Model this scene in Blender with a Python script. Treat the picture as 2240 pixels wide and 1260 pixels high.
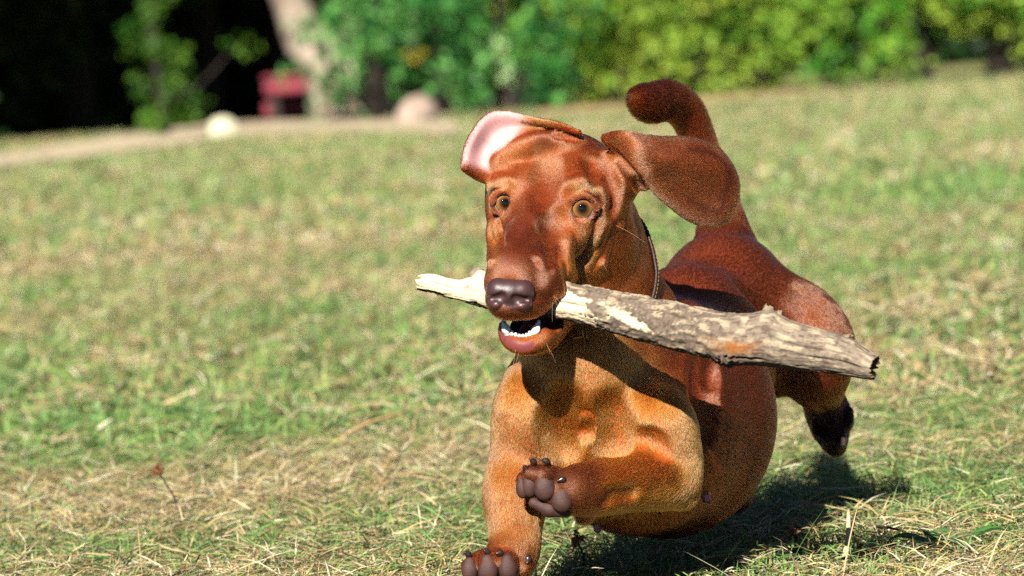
import bpy, bmesh, math, random
import numpy as np
from mathutils import Vector, Matrix

for _o in list(bpy.data.objects):
    bpy.data.objects.remove(_o)
S = bpy.context.scene
COL = S.collection
rng = np.random.default_rng(7)

# ------------------------------------------------------------------ camera
FPX = 10800.0            # focal length in photograph pixels (2240 wide)
D0 = 3.6                 # focus distance, metres
UNIT = D0 / FPX          # one photograph pixel at the focus distance
CAM_H = 0.414
PITCH = math.atan((630 - 88) / FPX)
ROLL = math.radians(4.0)
cam_d = bpy.data.cameras.new('camera')
cam_d.sensor_width = 36.0
cam_d.lens = 36.0 * FPX / 2240.0
cam_d.clip_start = 0.1
cam_d.clip_end = 2000.0
cam_d.dof.use_dof = True
cam_d.dof.focus_distance = D0 + 0.012
cam_d.dof.aperture_fstop = 13.0
cam = bpy.data.objects.new('camera', cam_d)
COL.objects.link(cam)
fwd = Vector((0, math.cos(PITCH), -math.sin(PITCH)))
right0 = Vector((1, 0, 0))
up0 = right0.cross(fwd)
right = (right0 * math.cos(ROLL) - up0 * math.sin(ROLL)).normalized()
up = (up0 * math.cos(ROLL) + right0 * math.sin(ROLL)).normalized()
cam.matrix_world = Matrix(((right.x, up.x, -fwd.x, 0), (right.y, up.y, -fwd.y, 0),
                           (right.z, up.z, -fwd.z, CAM_H), (0, 0, 0, 1)))
S.camera = cam
CAMLOC = np.array([0, 0, CAM_H])
AX = np.array([list(right), list(up), list(fwd)])      # rows: right, up, forward

# ------------------------------------------------------------------ sky and sun
_d = AX[0] * 0.30 + AX[1] * -0.60 + AX[2] * 1.0         # direction the sunlight travels
SUN_DIR = _d / np.linalg.norm(_d)
elev = math.asin(-SUN_DIR[2])
azim = math.atan2(-SUN_DIR[0], -SUN_DIR[1])
world = bpy.data.worlds.new('World')
S.world = world
world.use_nodes = True
wn = world.node_tree.nodes
wl = world.node_tree.links
sky = wn.new('ShaderNodeTexSky')
sky.sky_type = 'NISHITA'
sky.sun_disc = False
sky.air_density = 0.25
sky.dust_density = 0.2
sky.sun_elevation = elev
sky.sun_rotation = azim
wl.new(sky.outputs[0], wn['Background'].inputs[0])
wn['Background'].inputs[1].default_value = 0.05
sun_d = bpy.data.lights.new('sun', 'SUN')
sun_d.energy = 5.0
sun_d.angle = math.radians(0.5)
sun_d.color = (1.0, 0.95, 0.86)
sun = bpy.data.objects.new('sun', sun_d)
COL.objects.link(sun)
sun.rotation_euler = Vector(SUN_DIR).to_track_quat('-Z', 'Y').to_euler()
S.view_settings.view_transform = 'Standard'
S.view_settings.look = 'None'
S.view_settings.gamma = 1.0
S.view_settings.exposure = 1.25
S.cycles.use_denoising = False
S.cycles.denoiser = 'OPENIMAGEDENOISE'
S.cycles.denoising_input_passes = 'RGB_ALBEDO_NORMAL'
S.cycles.denoising_prefilter = 'FAST'
S.cycles.max_bounces = 8
S.cycles.diffuse_bounces = 0
S.cycles.glossy_bounces = 4
S.cycles.transmission_bounces = 6
S.cycles.transparent_max_bounces = 6
S.cycles.caustics_reflective = False
S.cycles.caustics_refractive = False

# ------------------------------------------------------------------ helpers
def Vp(px, py, z=0.0):
    """photograph pixel plus depth (in focus-plane pixels behind the focus plane) -> metric view space (right, up, forward)"""
    d = D0 + z * UNIT
    return np.array([(px - 1120.0) * d / FPX, (630.0 - py) * d / FPX, d])

def v2w(P):
    """metric view space -> world"""
    return np.asarray(P) @ AX + CAMLOC

def at(px, py, depth):
    return v2w([(px - 1120.0) * depth / FPX, (630.0 - py) * depth / FPX, depth])

def ground_depth(px, py):
    """depth where the pixel's ray meets the flat ground z = 0"""
    ray = np.array([(px - 1120.0) / FPX, (630.0 - py) / FPX, 1.0]) @ AX
    return -CAM_H / ray[2]

def new_mat(name):
    m = bpy.data.materials.new(name)
    m.use_nodes = True
    return m, m.node_tree.nodes, m.node_tree.links, m.node_tree.nodes['Principled BSDF']

def mesh_obj(name, verts, faces, mat=None, parent=None, smooth=True, cols=None, colname='Col'):
    me = bpy.data.meshes.new(name)
    verts = np.asarray(verts, dtype=np.float32)
    faces = np.asarray(faces, dtype=np.int32)
    n, k = faces.shape
    me.vertices.add(len(verts))
    me.vertices.foreach_set('co', verts.ravel())
    me.loops.add(n * k)
    me.loops.foreach_set('vertex_index', faces.ravel())
    me.polygons.add(n)
    me.polygons.foreach_set('loop_start', np.arange(0, n * k, k, dtype=np.int32))
    me.polygons.foreach_set('loop_total', np.full(n, k, dtype=np.int32))
    me.update(calc_edges=True)
    me.polygons.foreach_set('use_smooth', np.full(n, smooth))
    if cols is not None:
        a = me.color_attributes.new(colname, 'FLOAT_COLOR', 'POINT')
        c = np.ones((len(verts), 4), dtype=np.float32)
        c[:, :cols.shape[1]] = cols
        a.data.foreach_set('color', c.ravel())
    if mat:
        me.materials.append(mat)
    o = bpy.data.objects.new(name, me)
    COL.objects.link(o)
    if parent is not None:
        o.parent = parent
    return o

def empty(name, loc=(0, 0, 0)):
    o = bpy.data.objects.new(name, None)
    o.empty_display_size = 0.05
    COL.objects.link(o)
    o.location = loc
    return o

def tag(o, label=None, cat=None, group=None, kind=None):
    if label: o['label'] = label
    if cat: o['category'] = cat
    if group: o['group'] = group
    if kind: o['kind'] = kind
    return o

def srgb(r, g, b):
    c = np.array([r, g, b]) / 255.0
    return np.where(c <= 0.04045, c / 12.92, ((c + 0.055) / 1.055) ** 2.4)

def vnoise(P, scale, seed=0):
    """cheap smooth value noise on points (n,3), range about -1..1"""
    P = np.asarray(P, dtype=np.float64) * scale + seed * 17.31
    i = np.floor(P).astype(np.int64)
    f = P - i
    f = f * f * (3 - 2 * f)
    out = np.zeros(len(P))
    for dx in (0, 1):
        for dy in (0, 1):
            for dz in (0, 1):
                h = (i[:, 0] + dx) * 73856093 ^ (i[:, 1] + dy) * 19349663 ^ (i[:, 2] + dz) * 83492791
                h = (h ^ (h >> 13)) * 1274126177
                v = ((h & 0xffff) / 32767.5) - 1.0
                w = (f[:, 0] if dx else 1 - f[:, 0]) * (f[:, 1] if dy else 1 - f[:, 1]) * (f[:, 2] if dz else 1 - f[:, 2])
                out += v * w
    return out

# ------------------------------------------------------------------ signed-distance modelling kit
class Field:
    """A sampled signed-distance field in metric view space, polygonised with surface nets."""
    def __init__(self, lo, hi, h):
        self.lo = np.array(lo, dtype=np.float64)
        self.h = h
        self.n = np.ceil((np.array(hi) - self.lo) / h).astype(int) + 1
        self.f = np.full(self.n, 1.0, dtype=np.float32)
        self.prims = []

    def box(self, lo, hi):
        i0 = np.maximum(np.floor((lo - self.lo) / self.h).astype(int), 0)
        i1 = np.minimum(np.ceil((hi - self.lo) / self.h).astype(int) + 1, self.n)
        if (i1 <= i0).any():
            return None, None
        g = [(self.lo[a] + self.h * np.arange(i0[a], i1[a])).astype(np.float32) for a in range(3)]
        return tuple(slice(i0[a], i1[a]) for a in range(3)), g

    def apply(self, fn, lo, hi, k, op='add'):
        m = k + 3 * self.h
        sl, g = self.box(np.asarray(lo) - m, np.asarray(hi) + m)
        if sl is None:
            return
        d = fn(g[0][:, None, None], g[1][None, :, None], g[2][None, None, :])
        a = self.f[sl]
        if op == 'add':
            if k > 0:
                hh = np.maximum(k - np.abs(a - d), 0) / k
                self.f[sl] = np.minimum(a, d) - hh * hh * k * 0.25
            else:
                self.f[sl] = np.minimum(a, d)
        else:
            d = -d
            if k > 0:
                hh = np.maximum(k - np.abs(a - d), 0) / k
                self.f[sl] = np.maximum(a, d) + hh * hh * k * 0.25
            else:
                self.f[sl] = np.maximum(a, d)

    def mesh(self, smooth=2):
        f = self.f
        s = f < 0
        c = np.zeros(self.n - 1, dtype=np.int8)
        for dx in (0, 1):
            for dy in (0, 1):
                for dz in (0, 1):
                    c += s[dx:self.n[0] - 1 + dx, dy:self.n[1] - 1 + dy, dz:self.n[2] - 1 + dz]
        act = (c > 0) & (c < 8)
        idx = np.argwhere(act)
        ids = np.full(act.shape, -1, dtype=np.int32)
        ids[act] = np.arange(len(idx))
        corner = [(dx, dy, dz) for dx in (0, 1) for dy in (0, 1) for dz in (0, 1)]
        val = np.stack([f[idx[:, 0] + q[0], idx[:, 1] + q[1], idx[:, 2] + q[2]] for q in corner], 1)
        acc = np.zeros((len(idx), 3)); cnt = np.zeros(len(idx))
        for a in range(8):
            for b in range(a + 1, 8):
                qa, qb = np.array(corner[a]), np.array(corner[b])
                if np.abs(qa - qb).sum() != 1:
                    continue
                va, vb = val[:, a], val[:, b]
                m = (va < 0) != (vb < 0)
                t = np.where(m, va / np.where(m, va - vb, 1), 0)
                acc += np.where(m[:, None], qa + t[:, None] * (qb - qa), 0)
                cnt += m
        P = self.lo + (idx + acc / cnt[:, None]) * self.h
        quads = []
        for ax in range(3):
            b, cc = (ax + 1) % 3, (ax + 2) % 3
            sl0 = [slice(None)] * 3; sl1 = [slice(None)] * 3
            sl0[ax] = slice(0, -1); sl1[ax] = slice(1, None)
            e = s[tuple(sl0)] != s[tuple(sl1)]
            q = np.argwhere(e)
            q = q[(q[:, b] > 0) & (q[:, cc] > 0) & (q[:, b] < self.n[b] - 1) & (q[:, cc] < self.n[cc] - 1)]
            inside = s[q[:, 0], q[:, 1], q[:, 2]]
            def cell(ob, oc):
                r = q.copy(); r[:, b] -= ob; r[:, cc] -= oc
                return ids[r[:, 0], r[:, 1], r[:, 2]]
            quad = np.stack([cell(1, 1), cell(0, 1), cell(0, 0), cell(1, 0)], 1)
            quad[~inside] = quad[~inside][:, ::-1]
            quads.append(quad)
        Q = np.concatenate(quads)
        Q = Q[(Q >= 0).all(1)]
        # view space (right, up, forward) is left-handed, so the winding flips when mapped to the world
        Q = Q[:, ::-1]
        if smooth:
            E = np.concatenate([Q[:, [0, 1]], Q[:, [1, 2]], Q[:, [2, 3]], Q[:, [3, 0]]])
            for it in range(smooth):
                for lam in (0.5, -0.45):
                    sm = np.stack([np.bincount(E[:, 0], P[E[:, 1], a], len(P)) for a in range(3)], 1)
                    ct = np.bincount(E[:, 0], minlength=len(P))[:, None]
                    P = P + lam * (sm / np.maximum(ct, 1) - P)
        return P, Q

def f_ell(c, r, M=None):
    c = np.asarray(c, dtype=np.float32); r = np.asarray(r, dtype=np.float32)
    def fn(x, y, z):
        x, y, z = x - c[0], y - c[1], z - c[2]
        if M is not None:
            a = M[0][0] * x + M[0][1] * y + M[0][2] * z
            b = M[1][0] * x + M[1][1] * y + M[1][2] * z
            e = M[2][0] * x + M[2][1] * y + M[2][2] * z
        else:
            a, b, e = x, y, z
        k0 = np.sqrt((a / r[0]) ** 2 + (b / r[1]) ** 2 + (e / r[2]) ** 2)
        k1 = np.sqrt((a / r[0] ** 2) ** 2 + (b / r[1] ** 2) ** 2 + (e / r[2] ** 2) ** 2)
        return (k0 * (k0 - 1.0) / np.maximum(k1, 1e-6)).astype(np.float32)
    return fn

def f_cap(a, b, ra, rb):
    a = np.asarray(a, dtype=np.float32); b = np.asarray(b, dtype=np.float32)
    ba = b - a; L2 = float(max((ba * ba).sum(), 1e-12))
    def fn(x, y, z):
        x, y, z = x - a[0], y - a[1], z - a[2]
        t = np.clip((x * ba[0] + y * ba[1] + z * ba[2]) / L2, 0, 1)
        return (np.sqrt((x - t * ba[0]) ** 2 + (y - t * ba[1]) ** 2 + (z - t * ba[2]) ** 2) - (ra + (rb - ra) * t)).astype(np.float32)
    return fn

def catmull(pts, n):
    P = np.asarray(pts, dtype=float)
    m = len(P)
    t = np.linspace(0, m - 1, n)
    i = np.minimum(t.astype(int), m - 2)
    u = (t - i)[:, None]
    g = lambda j: P[np.clip(j, 0, m - 1)]
    p0 = np.where((i > 0)[:, None], g(i - 1), 2 * g(i) - g(i + 1))
    p3 = np.where((i + 2 < m)[:, None], g(i + 2), 2 * g(i + 1) - g(i))
    p1, p2 = g(i), g(i + 1)
    return 0.5 * (2 * p1 + (p2 - p0) * u + (2 * p0 - 5 * p1 + 4 * p2 - p3) * u ** 2 + (3 * p1 - p0 - 3 * p2 + p3) * u ** 3)

def patch(rows, nu, nv):
    R = np.array(rows, dtype=float)
    a = np.stack([catmull(R[i], nv) for i in range(len(R))])
    return np.stack([catmull(a[:, j], nu) for j in range(nv)], 1)

# ------------------------------------------------------------------ the dog: one continuous body surface
VOX = 0.0016
C_BACK = srgb(126, 55, 25); C_FACE = srgb(152, 64, 23); C_TAN = srgb(202, 98, 31); C_LEG = srgb(178, 86, 30); C_EAR = srgb(152, 68, 34)
C_DARK = srgb(84, 38, 22); C_MUZ = srgb(124, 54, 26); C_CHEEK = srgb(160, 80, 34)
EYE_MID = (1188.0, 448.0, 0.0)
HR = np.array([169.0, -15.0, -50.0]); HR /= np.linalg.norm(HR)
HF = np.array([-66.0, -205.0, -235.0]); HF -= HR * (HF @ HR); HF /= np.linalg.norm(HF)
HU = np.cross(HR, HF)
HAX = np.array([HR, HF, HU])

def H(x, y, z):
    """head coordinates (towards photo right, along the muzzle, up) -> photo pixel + depth"""
    v = x * HR + y * HF + z * HU
    return (EYE_MID[0] + v[0], EYE_MID[1] - v[1], EYE_MID[2] + v[2])

class Dog:
    def __init__(self, lo, hi, vox):
        self.F = Field(lo, hi, vox)
        self.meta = []           # (fn, flow, colour, hair length mm)
    def rad(self, z):
        return (D0 + z * UNIT) / FPX
    def ell(self, p, r, k=20, op='add', M=None, flow=(0, 1, 1), col=None, hl=4.0):
        c = Vp(*p); s = self.rad(p[2]); r = np.array(r, dtype=float) * s
        fn = f_ell(c, r, M)
        e = np.full(3, r.max()) if M is not None else r
        self.F.apply(fn, c - e, c + e, k * s, op)
        if op == 'add' and col is not None:
            self.meta.append((fn, flow, col, hl))
    def hell(self, p, r, **kw):
        kw.setdefault('M', HAX)
        self.ell(H(*p), r, **kw)
    def limb(self, pts, k=20, op='add', n=None, flow=None, col=None, hl=4.0):
        """pts: (px, py, z, radius) chain, splined"""
        P = np.array(pts, dtype=float)
        if n is None: n = (len(P) - 1) * 4 + 1
        Q = catmull(P, n) if len(P) > 2 else np.linspace(P[0], P[-1], n)
        for a, b in zip(Q[:-1], Q[1:]):
            va, vb = Vp(*a[:3]), Vp(*b[:3]); ra, rb = a[3] * self.rad(a[2]), b[3] * self.rad(b[2])
            fn = f_cap(va, vb, ra, rb)
            m = max(ra, rb)
            self.F.apply(fn, np.minimum(va, vb) - m, np.maximum(va, vb) + m, k * self.rad(a[2]), op)
        if op == 'add' and col is not None:
            for a, b in zip(P[:-1], P[1:]):
                fn = f_cap(Vp(*a[:3]), Vp(*b[:3]), a[3] * self.rad(a[2]), b[3] * self.rad(b[2]))
                fl = flow if flow is not None else (b - a)[:3]
                self.meta.append((fn, fl, col, hl))
    def hlimb(self, pts, **kw):
        self.limb([tuple(H(*p[:3])) + (p[3],) for p in pts], **kw)
    def sheet(self, rows, r0, r1, nu=40, nv=40, k=6, flow=None, col=None, hl=4.0):
        G = patch(rows, nu, nv)
        s = self.rad(G[0, 0, 2])
        for i in range(nu):
            for j in range(nv):
                p = G[i, j]; r = (r0 + (r1 - r0) * i / (nu - 1)) * s
                c = Vp(*p)
                self.F.apply(f_ell(c, (r, r, r)), c - r, c + r, k * s)
        if col is not None:
            for i in range(0, nu - 5, 6):
                for j in range(2, nv, 6):
                    c = Vp(*G[i, j]); fl = (G[min(i + 6, nu - 1), j] - G[i, j]) if flow is None else flow
                    self.meta.append((f_ell(c, (12 * s,) * 3), fl, col, hl))
        return G

def build_dog_field():
    d = Dog(Vp(985, 1345, -300) + np.array([-0.01, -0.015, 0]), np.array([0.31, 0.185, D0 + 0.50]), VOX)
    back = (0.1, 0.25, 1.0)
    # ---- trunk
    d.ell((1300, 938, 195), (185, 185, 130), 60, col=C_TAN, flow=(0.05, 1, 0.3), hl=6)
    d.ell((1392, 935, 300), (222, 238, 170), 60, col=C_BACK, flow=back, hl=4.5)
    d.ell((1454, 914, 480), (245, 264, 230), 60, col=C_BACK, flow=back, hl=4)
    d.ell((1508, 802, 760), (188, 225, 270), 60, col=C_BACK, flow=back, hl=4)
    d.ell((1584, 705, 1020), (160, 198, 230), 60, col=C_BACK, flow=back, hl=4)
    d.ell((1370, 715, 380), (85, 85, 190), 60, col=C_BACK, flow=back, hl=4.5)           # withers
    # ---- neck
    d.limb([(1255, 450, 190, 112), (1298, 600, 190, 116), (1318, 740, 240, 130), (1340, 860, 300, 160)], 40, col=C_FACE, flow=(0.15, 1, 0.6), hl=5)
    d.limb([(1230, 560, 120, 80), (1245, 700, 140, 90), (1275, 850, 140, 120)], 50, col=C_TAN, flow=(0.05, 1, 0.2), hl=5)
    d.limb([(1395, 640, 220, 50), (1420, 720, 240, 70)], 30, col=C_FACE, flow=(0.3, 1, 0.5), hl=6)
    # ---- photo-left foreleg (reaching for the ground)
    d.limb([(1185, 850, 180, 80), (1172, 925, 130, 74), (1150, 985, 112, 56), (1134, 1030, 98, 46), (1127, 1080, 78, 53),
            (1126, 1125, 56, 44), (1127, 1165, 34, 34), (1127, 1198, 18, 33), (1114, 1230, 10, 37)], 35, col=C_LEG, flow=(0, 1, 0), hl=5)
    d.ell((1160, 905, 105), (72, 90, 70), 40, col=C_TAN, flow=(0, 1, 0.1), hl=5)
    # ---- photo-right foreleg (folded up, paw towards the camera)
    d.ell((1415, 945, 110), (112, 108, 90), 40, col=C_TAN, flow=(0.1, 1, 0.2), hl=5)
    d.limb([(1430, 960, 120, 85), (1452, 1020, 110, 70), (1464, 1050, 95, 52)], 30, col=C_LEG, flow=(0, 1, 0), hl=5)
    d.limb([(1470, 1052, 95, 46), (1425, 1050, 60, 55), (1372, 1052, 26, 56), (1318, 1064, -12, 50), (1285, 1070, -32, 43), (1258, 1073, -46, 44)], 24, col=C_LEG, flow=(-1, 0.25, -0.6), hl=6)
    d.limb([(1497, 1045, 115, 18), (1500, 1078, 110, 20), (1488, 1088, 95, 18)], 20, col=C_LEG, flow=(0, 1, 0), hl=6)
    # paw of the folded leg: palm and four toes
    PT = (-0.7, -0.3, -0.8)
    d.ell((1222, 1074, -58), (46, 46, 36), 16, col=C_DARK, flow=PT, hl=4)
    for (x, y, z, r) in ((1148, 1050, -56, 19), (1164, 1038, -66, 21), (1193, 1044, -74, 25), (1229, 1076, -72, 24)):
        d.limb([(1232, 1070, -48, 24), ((x + 1215) / 2, (y + 1066) / 2 - 8, z + 10, r), (x, y, z, r)], 7, col=C_DARK, flow=PT, hl=3.5)
    d.limb([(1292, 1112, -8, 20), (1276, 1130, -12, 14)], 12, col=C_LEG, flow=(-0.3, 1, 0), hl=7)
    # paw of the reaching leg
    d.ell((1098, 1240, 0), (62, 40, 42), 20, col=C_LEG, flow=(-0.2, 0.6, -1), hl=4)
    for (x, y, z, r) in ((1028, 1240, -32, 19), (1066, 1236, -48, 22), (1110, 1236, -46, 22), (1148, 1236, -22, 18)):
        d.limb([(1104, 1236, 5, 28), ((x + 1104) / 2, 1222, z + 20, r + 2), (x, y, z, r)], 7, col=C_LEG, flow=(-0.2, 0.6, -1), hl=4)
    # chest: breastbone, furrows between chest and upper arms
    d.limb([(1288, 850, 100, 40), (1292, 960, 95, 40)], 50, col=C_TAN, flow=(0, 1, 0.2), hl=6)
    # ---- hind legs
    d.ell((1712, 735, 980), (92, 128, 150), 50, col=C_BACK, flow=(0.5, 1, 0.2), hl=4.5)
    d.limb([(1740, 705, 970, 82), (1780, 762, 920, 72), (1785, 820, 930, 50), (1800, 866, 1080, 33)], 40, col=C_BACK, flow=(0.3, 1, 0.1), hl=4.5)
    d.limb([(1796, 866, 1090, 37), (1810, 900, 1110, 42), (1817, 934, 1095, 35), (1824, 962, 1075, 23), (1830, 980, 1065, 12)], 14, col=srgb(44, 22, 16), flow=(0.1, 1, 0), hl=5)  # dark foot fur, blackened further for the ear's shadow that falls on it
    for tx, ty, tz, tr in ((1789, 948, 1066, 12), (1808, 964, 1052, 13), (1834, 970, 1050, 12), (1849, 926, 1076, 14)):
        d.limb([(tx, ty - 25, tz + 15, tr + 2), (tx + 2, ty + 2, tz - 4, tr)], 5, col=srgb(40, 20, 15), flow=(0, 1, 0), hl=5)  # toes in the same painted shadow tone
    d.limb([(1570, 900, 900, 90), (1600, 1000, 850, 50), (1606, 1050, 900, 32), (1604, 1088, 880, 28)], 30, col=C_BACK, flow=(0, 1, 0), hl=4.5)
    # ---- tail
    d.limb([(1590, 590, 1050, 80), (1583, 520, 1110, 52), (1574, 455, 1150, 36), (1553, 380, 1180, 29), (1530, 310, 1180, 28),
            (1502, 248, 1160, 31), (1464, 220, 1110, 34), (1424, 226, 1040, 34), (1398, 216, 990, 20)], 18, col=srgb(110, 52, 26), flow=None, hl=9)
    # ---- head
    hb = lambda y, u: tuple(np.array([0, y, u]) @ HAX * np.array([1, -1, 1]))
    fl_face = hb(-1.0, 0.35)
    d.hell((2, -108, -42), (134, 150, 104), k=25, col=C_FACE, flow=hb(-1, 0.2), hl=3.2)
    d.hell((0, -10, -6), (92, 95, 50), k=25, col=C_FACE, flow=fl_face, hl=2.6)
    for sx in (-0.93, 1):
        d.hell((sx * 68, -40, 26), (44, 48, 30), k=30, col=C_FACE, flow=hb(-1, 0.4), hl=2.8)
        d.hell((sx * 104, -95, -55), (56, 110, 80), k=30, col=C_CHEEK, flow=hb(-1, -0.5), hl=3.2)
        d.hlimb([(sx * 60, 70, -48, 32), (sx * 94, -10, -52, 35), (sx * 122, -110, -30, 34)], k=28, col=C_CHEEK, flow=hb(-1, -0.3), hl=3)
        d.hell((sx * 50, 150, -48), (36, 110, 46), k=22, col=C_CHEEK, flow=hb(-0.8, -0.5), hl=2.2)
    d.hlimb([(0, 20, -22, 56), (0, 110, -22, 50), (0, 190, -16, 50), (0, 250, -14, 50)], k=25, col=C_MUZ, flow=fl_face, hl=1.5)
    d.hell((2, 240, -26), (66, 60, 46), k=20, col=C_MUZ, flow=fl_face, hl=1.3)
    d.hell((0, 70, 12), (34, 130, 30), k=20, col=C_MUZ, flow=fl_face, hl=2)
    d.ell((1192, 618, -145), (40, 54, 60), 18, col=C_MUZ, flow=(0.5, 0.6, 0.8), hl=2)      # flew over the stick
    d.limb([(1195, 600, -100, 36), (1222, 606, -40, 26), (1236, 600, 0, 22)], 20, col=C_CHEEK, flow=(0.6, 0.5, 0.8), hl=2.4)
    d.limb([(1084, 650, -185, 20), (1100, 668, -196, 23), (1122, 671, -196, 23), (1160, 668, -176, 25), (1195, 646, -135, 28)], 14, col=C_MUZ, flow=(0, 0.6, 0.8), hl=1.6)
    # photo-right jowl and jaw muscle
    d.limb([(1286, 520, 62, 46), (1282, 565, 60, 38), (1264, 596, 40, 22)], 34, col=C_CHEEK, flow=(0.6, 0.6, 0.6), hl=3)
    d.limb([(1318, 470, 68, 46), (1328, 540, 98, 46), (1318, 590, 105, 34)], 34, col=C_FACE, flow=(0.4, 0.8, 0.6), hl=3)
    # ear roots
    d.ell((1362, 380, 70), (46, 56, 55), 25, col=C_FACE, flow=(0.6, 0.4, 0.5), hl=3.5)
    d.ell((1096, 366, 75), (38, 44, 50), 25, col=C_FACE, flow=(-0.6, -0.2, 0.5), hl=3.5)
    d.limb([(1120, 335, 70, 26), (1180, 322, 60, 26), (1250, 325, 80, 26)], 25, col=C_FACE, flow=(0.1, -1, 0.5), hl=3.5)
    # ---- lower jaw
    d.limb([(1215, 600, 80, 40), (1170, 690, -10, 34), (1132, 742, -105, 24)], 20, col=C_LEG, flow=(0.3, 0.3, 1), hl=2.5)
    d.limb([(1260, 570, 90, 58), (1222, 660, 40, 50), (1190, 712, -50, 42), (1172, 736, -110, 36)], 22, col=C_LEG, flow=(0.3, 0.3, 1), hl=2.5)
    d.limb([(1104, 712, -95, 12), (1116, 742, -140, 15), (1146, 756, -158, 16), (1184, 745, -140, 19), (1208, 716, -85, 18)], 14, col=C_LEG, flow=(0, 1, 0.4), hl=2.5)
    # ---- ears
    ear_r = [[(1322, 303, 20), (1345, 330, 45), (1375, 370, 60), (1404, 410, 75)],
             [(1362, 294, -5), (1385, 322, -20), (1406, 365, 0), (1424, 404, 45)],
             [(1440, 304, 22), (1440, 345, -14), (1440, 390, 6), (1448, 430, 30)],
             [(1510, 306, 52), (1510, 360, 14), (1505, 420, 34), (1502, 474, 42)],
             [(1566, 326, 80), (1574, 370, 48), (1570, 435, 56), (1552, 492, 58)],
             [(1598, 365, 85), (1610, 400, 76), (1607, 442, 70), (1588, 482, 75)]]
    d.ear_r = d.sheet(ear_r, 7, 4.5, 70, 60, k=5, col=C_EAR, hl=4.0)
    ear_l = [[(1066, 394, 45), (1088, 352, 50), (1112, 326, 50), (1142, 306, 55), (1178, 302, 60), (1218, 306, 80), (1252, 310, 95)],
             [(1040, 384, 35), (1054, 330, 62), (1086, 292, 75), (1130, 280, 80), (1176, 280, 82), (1222, 282, 88), (1264, 296, 96)],
             [(1014, 368, 10), (1026, 312, 25), (1062, 260, 50), (1104, 250, 62), (1160, 262, 70), (1220, 274, 52), (1264, 292, 50)]]
    d.ear_l = d.sheet(ear_l, 7, 5, 40, 110, k=5, col=C_FACE, flow=None, hl=2.6)
    return d

def surf(d, px, py, z0=-300, z1=1400):
    """depth (photo px) of the first surface behind a pixel"""
    z = np.arange(z0, z1, 1.0)
    P = np.stack([Vp(px, py, q) for q in z[::2]])
    i = np.round((P - d.F.lo) / d.F.h).astype(int)
    ok = ((i >= 0) & (i < d.F.n)).all(1)
    v = np.ones(len(P)); ii = i[ok]
    v[ok] = d.F.f[ii[:, 0], ii[:, 1], ii[:, 2]]
    j = np.argmax(v < 0)
    return float(z[::2][j]) if v[j] < 0 else None

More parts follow.
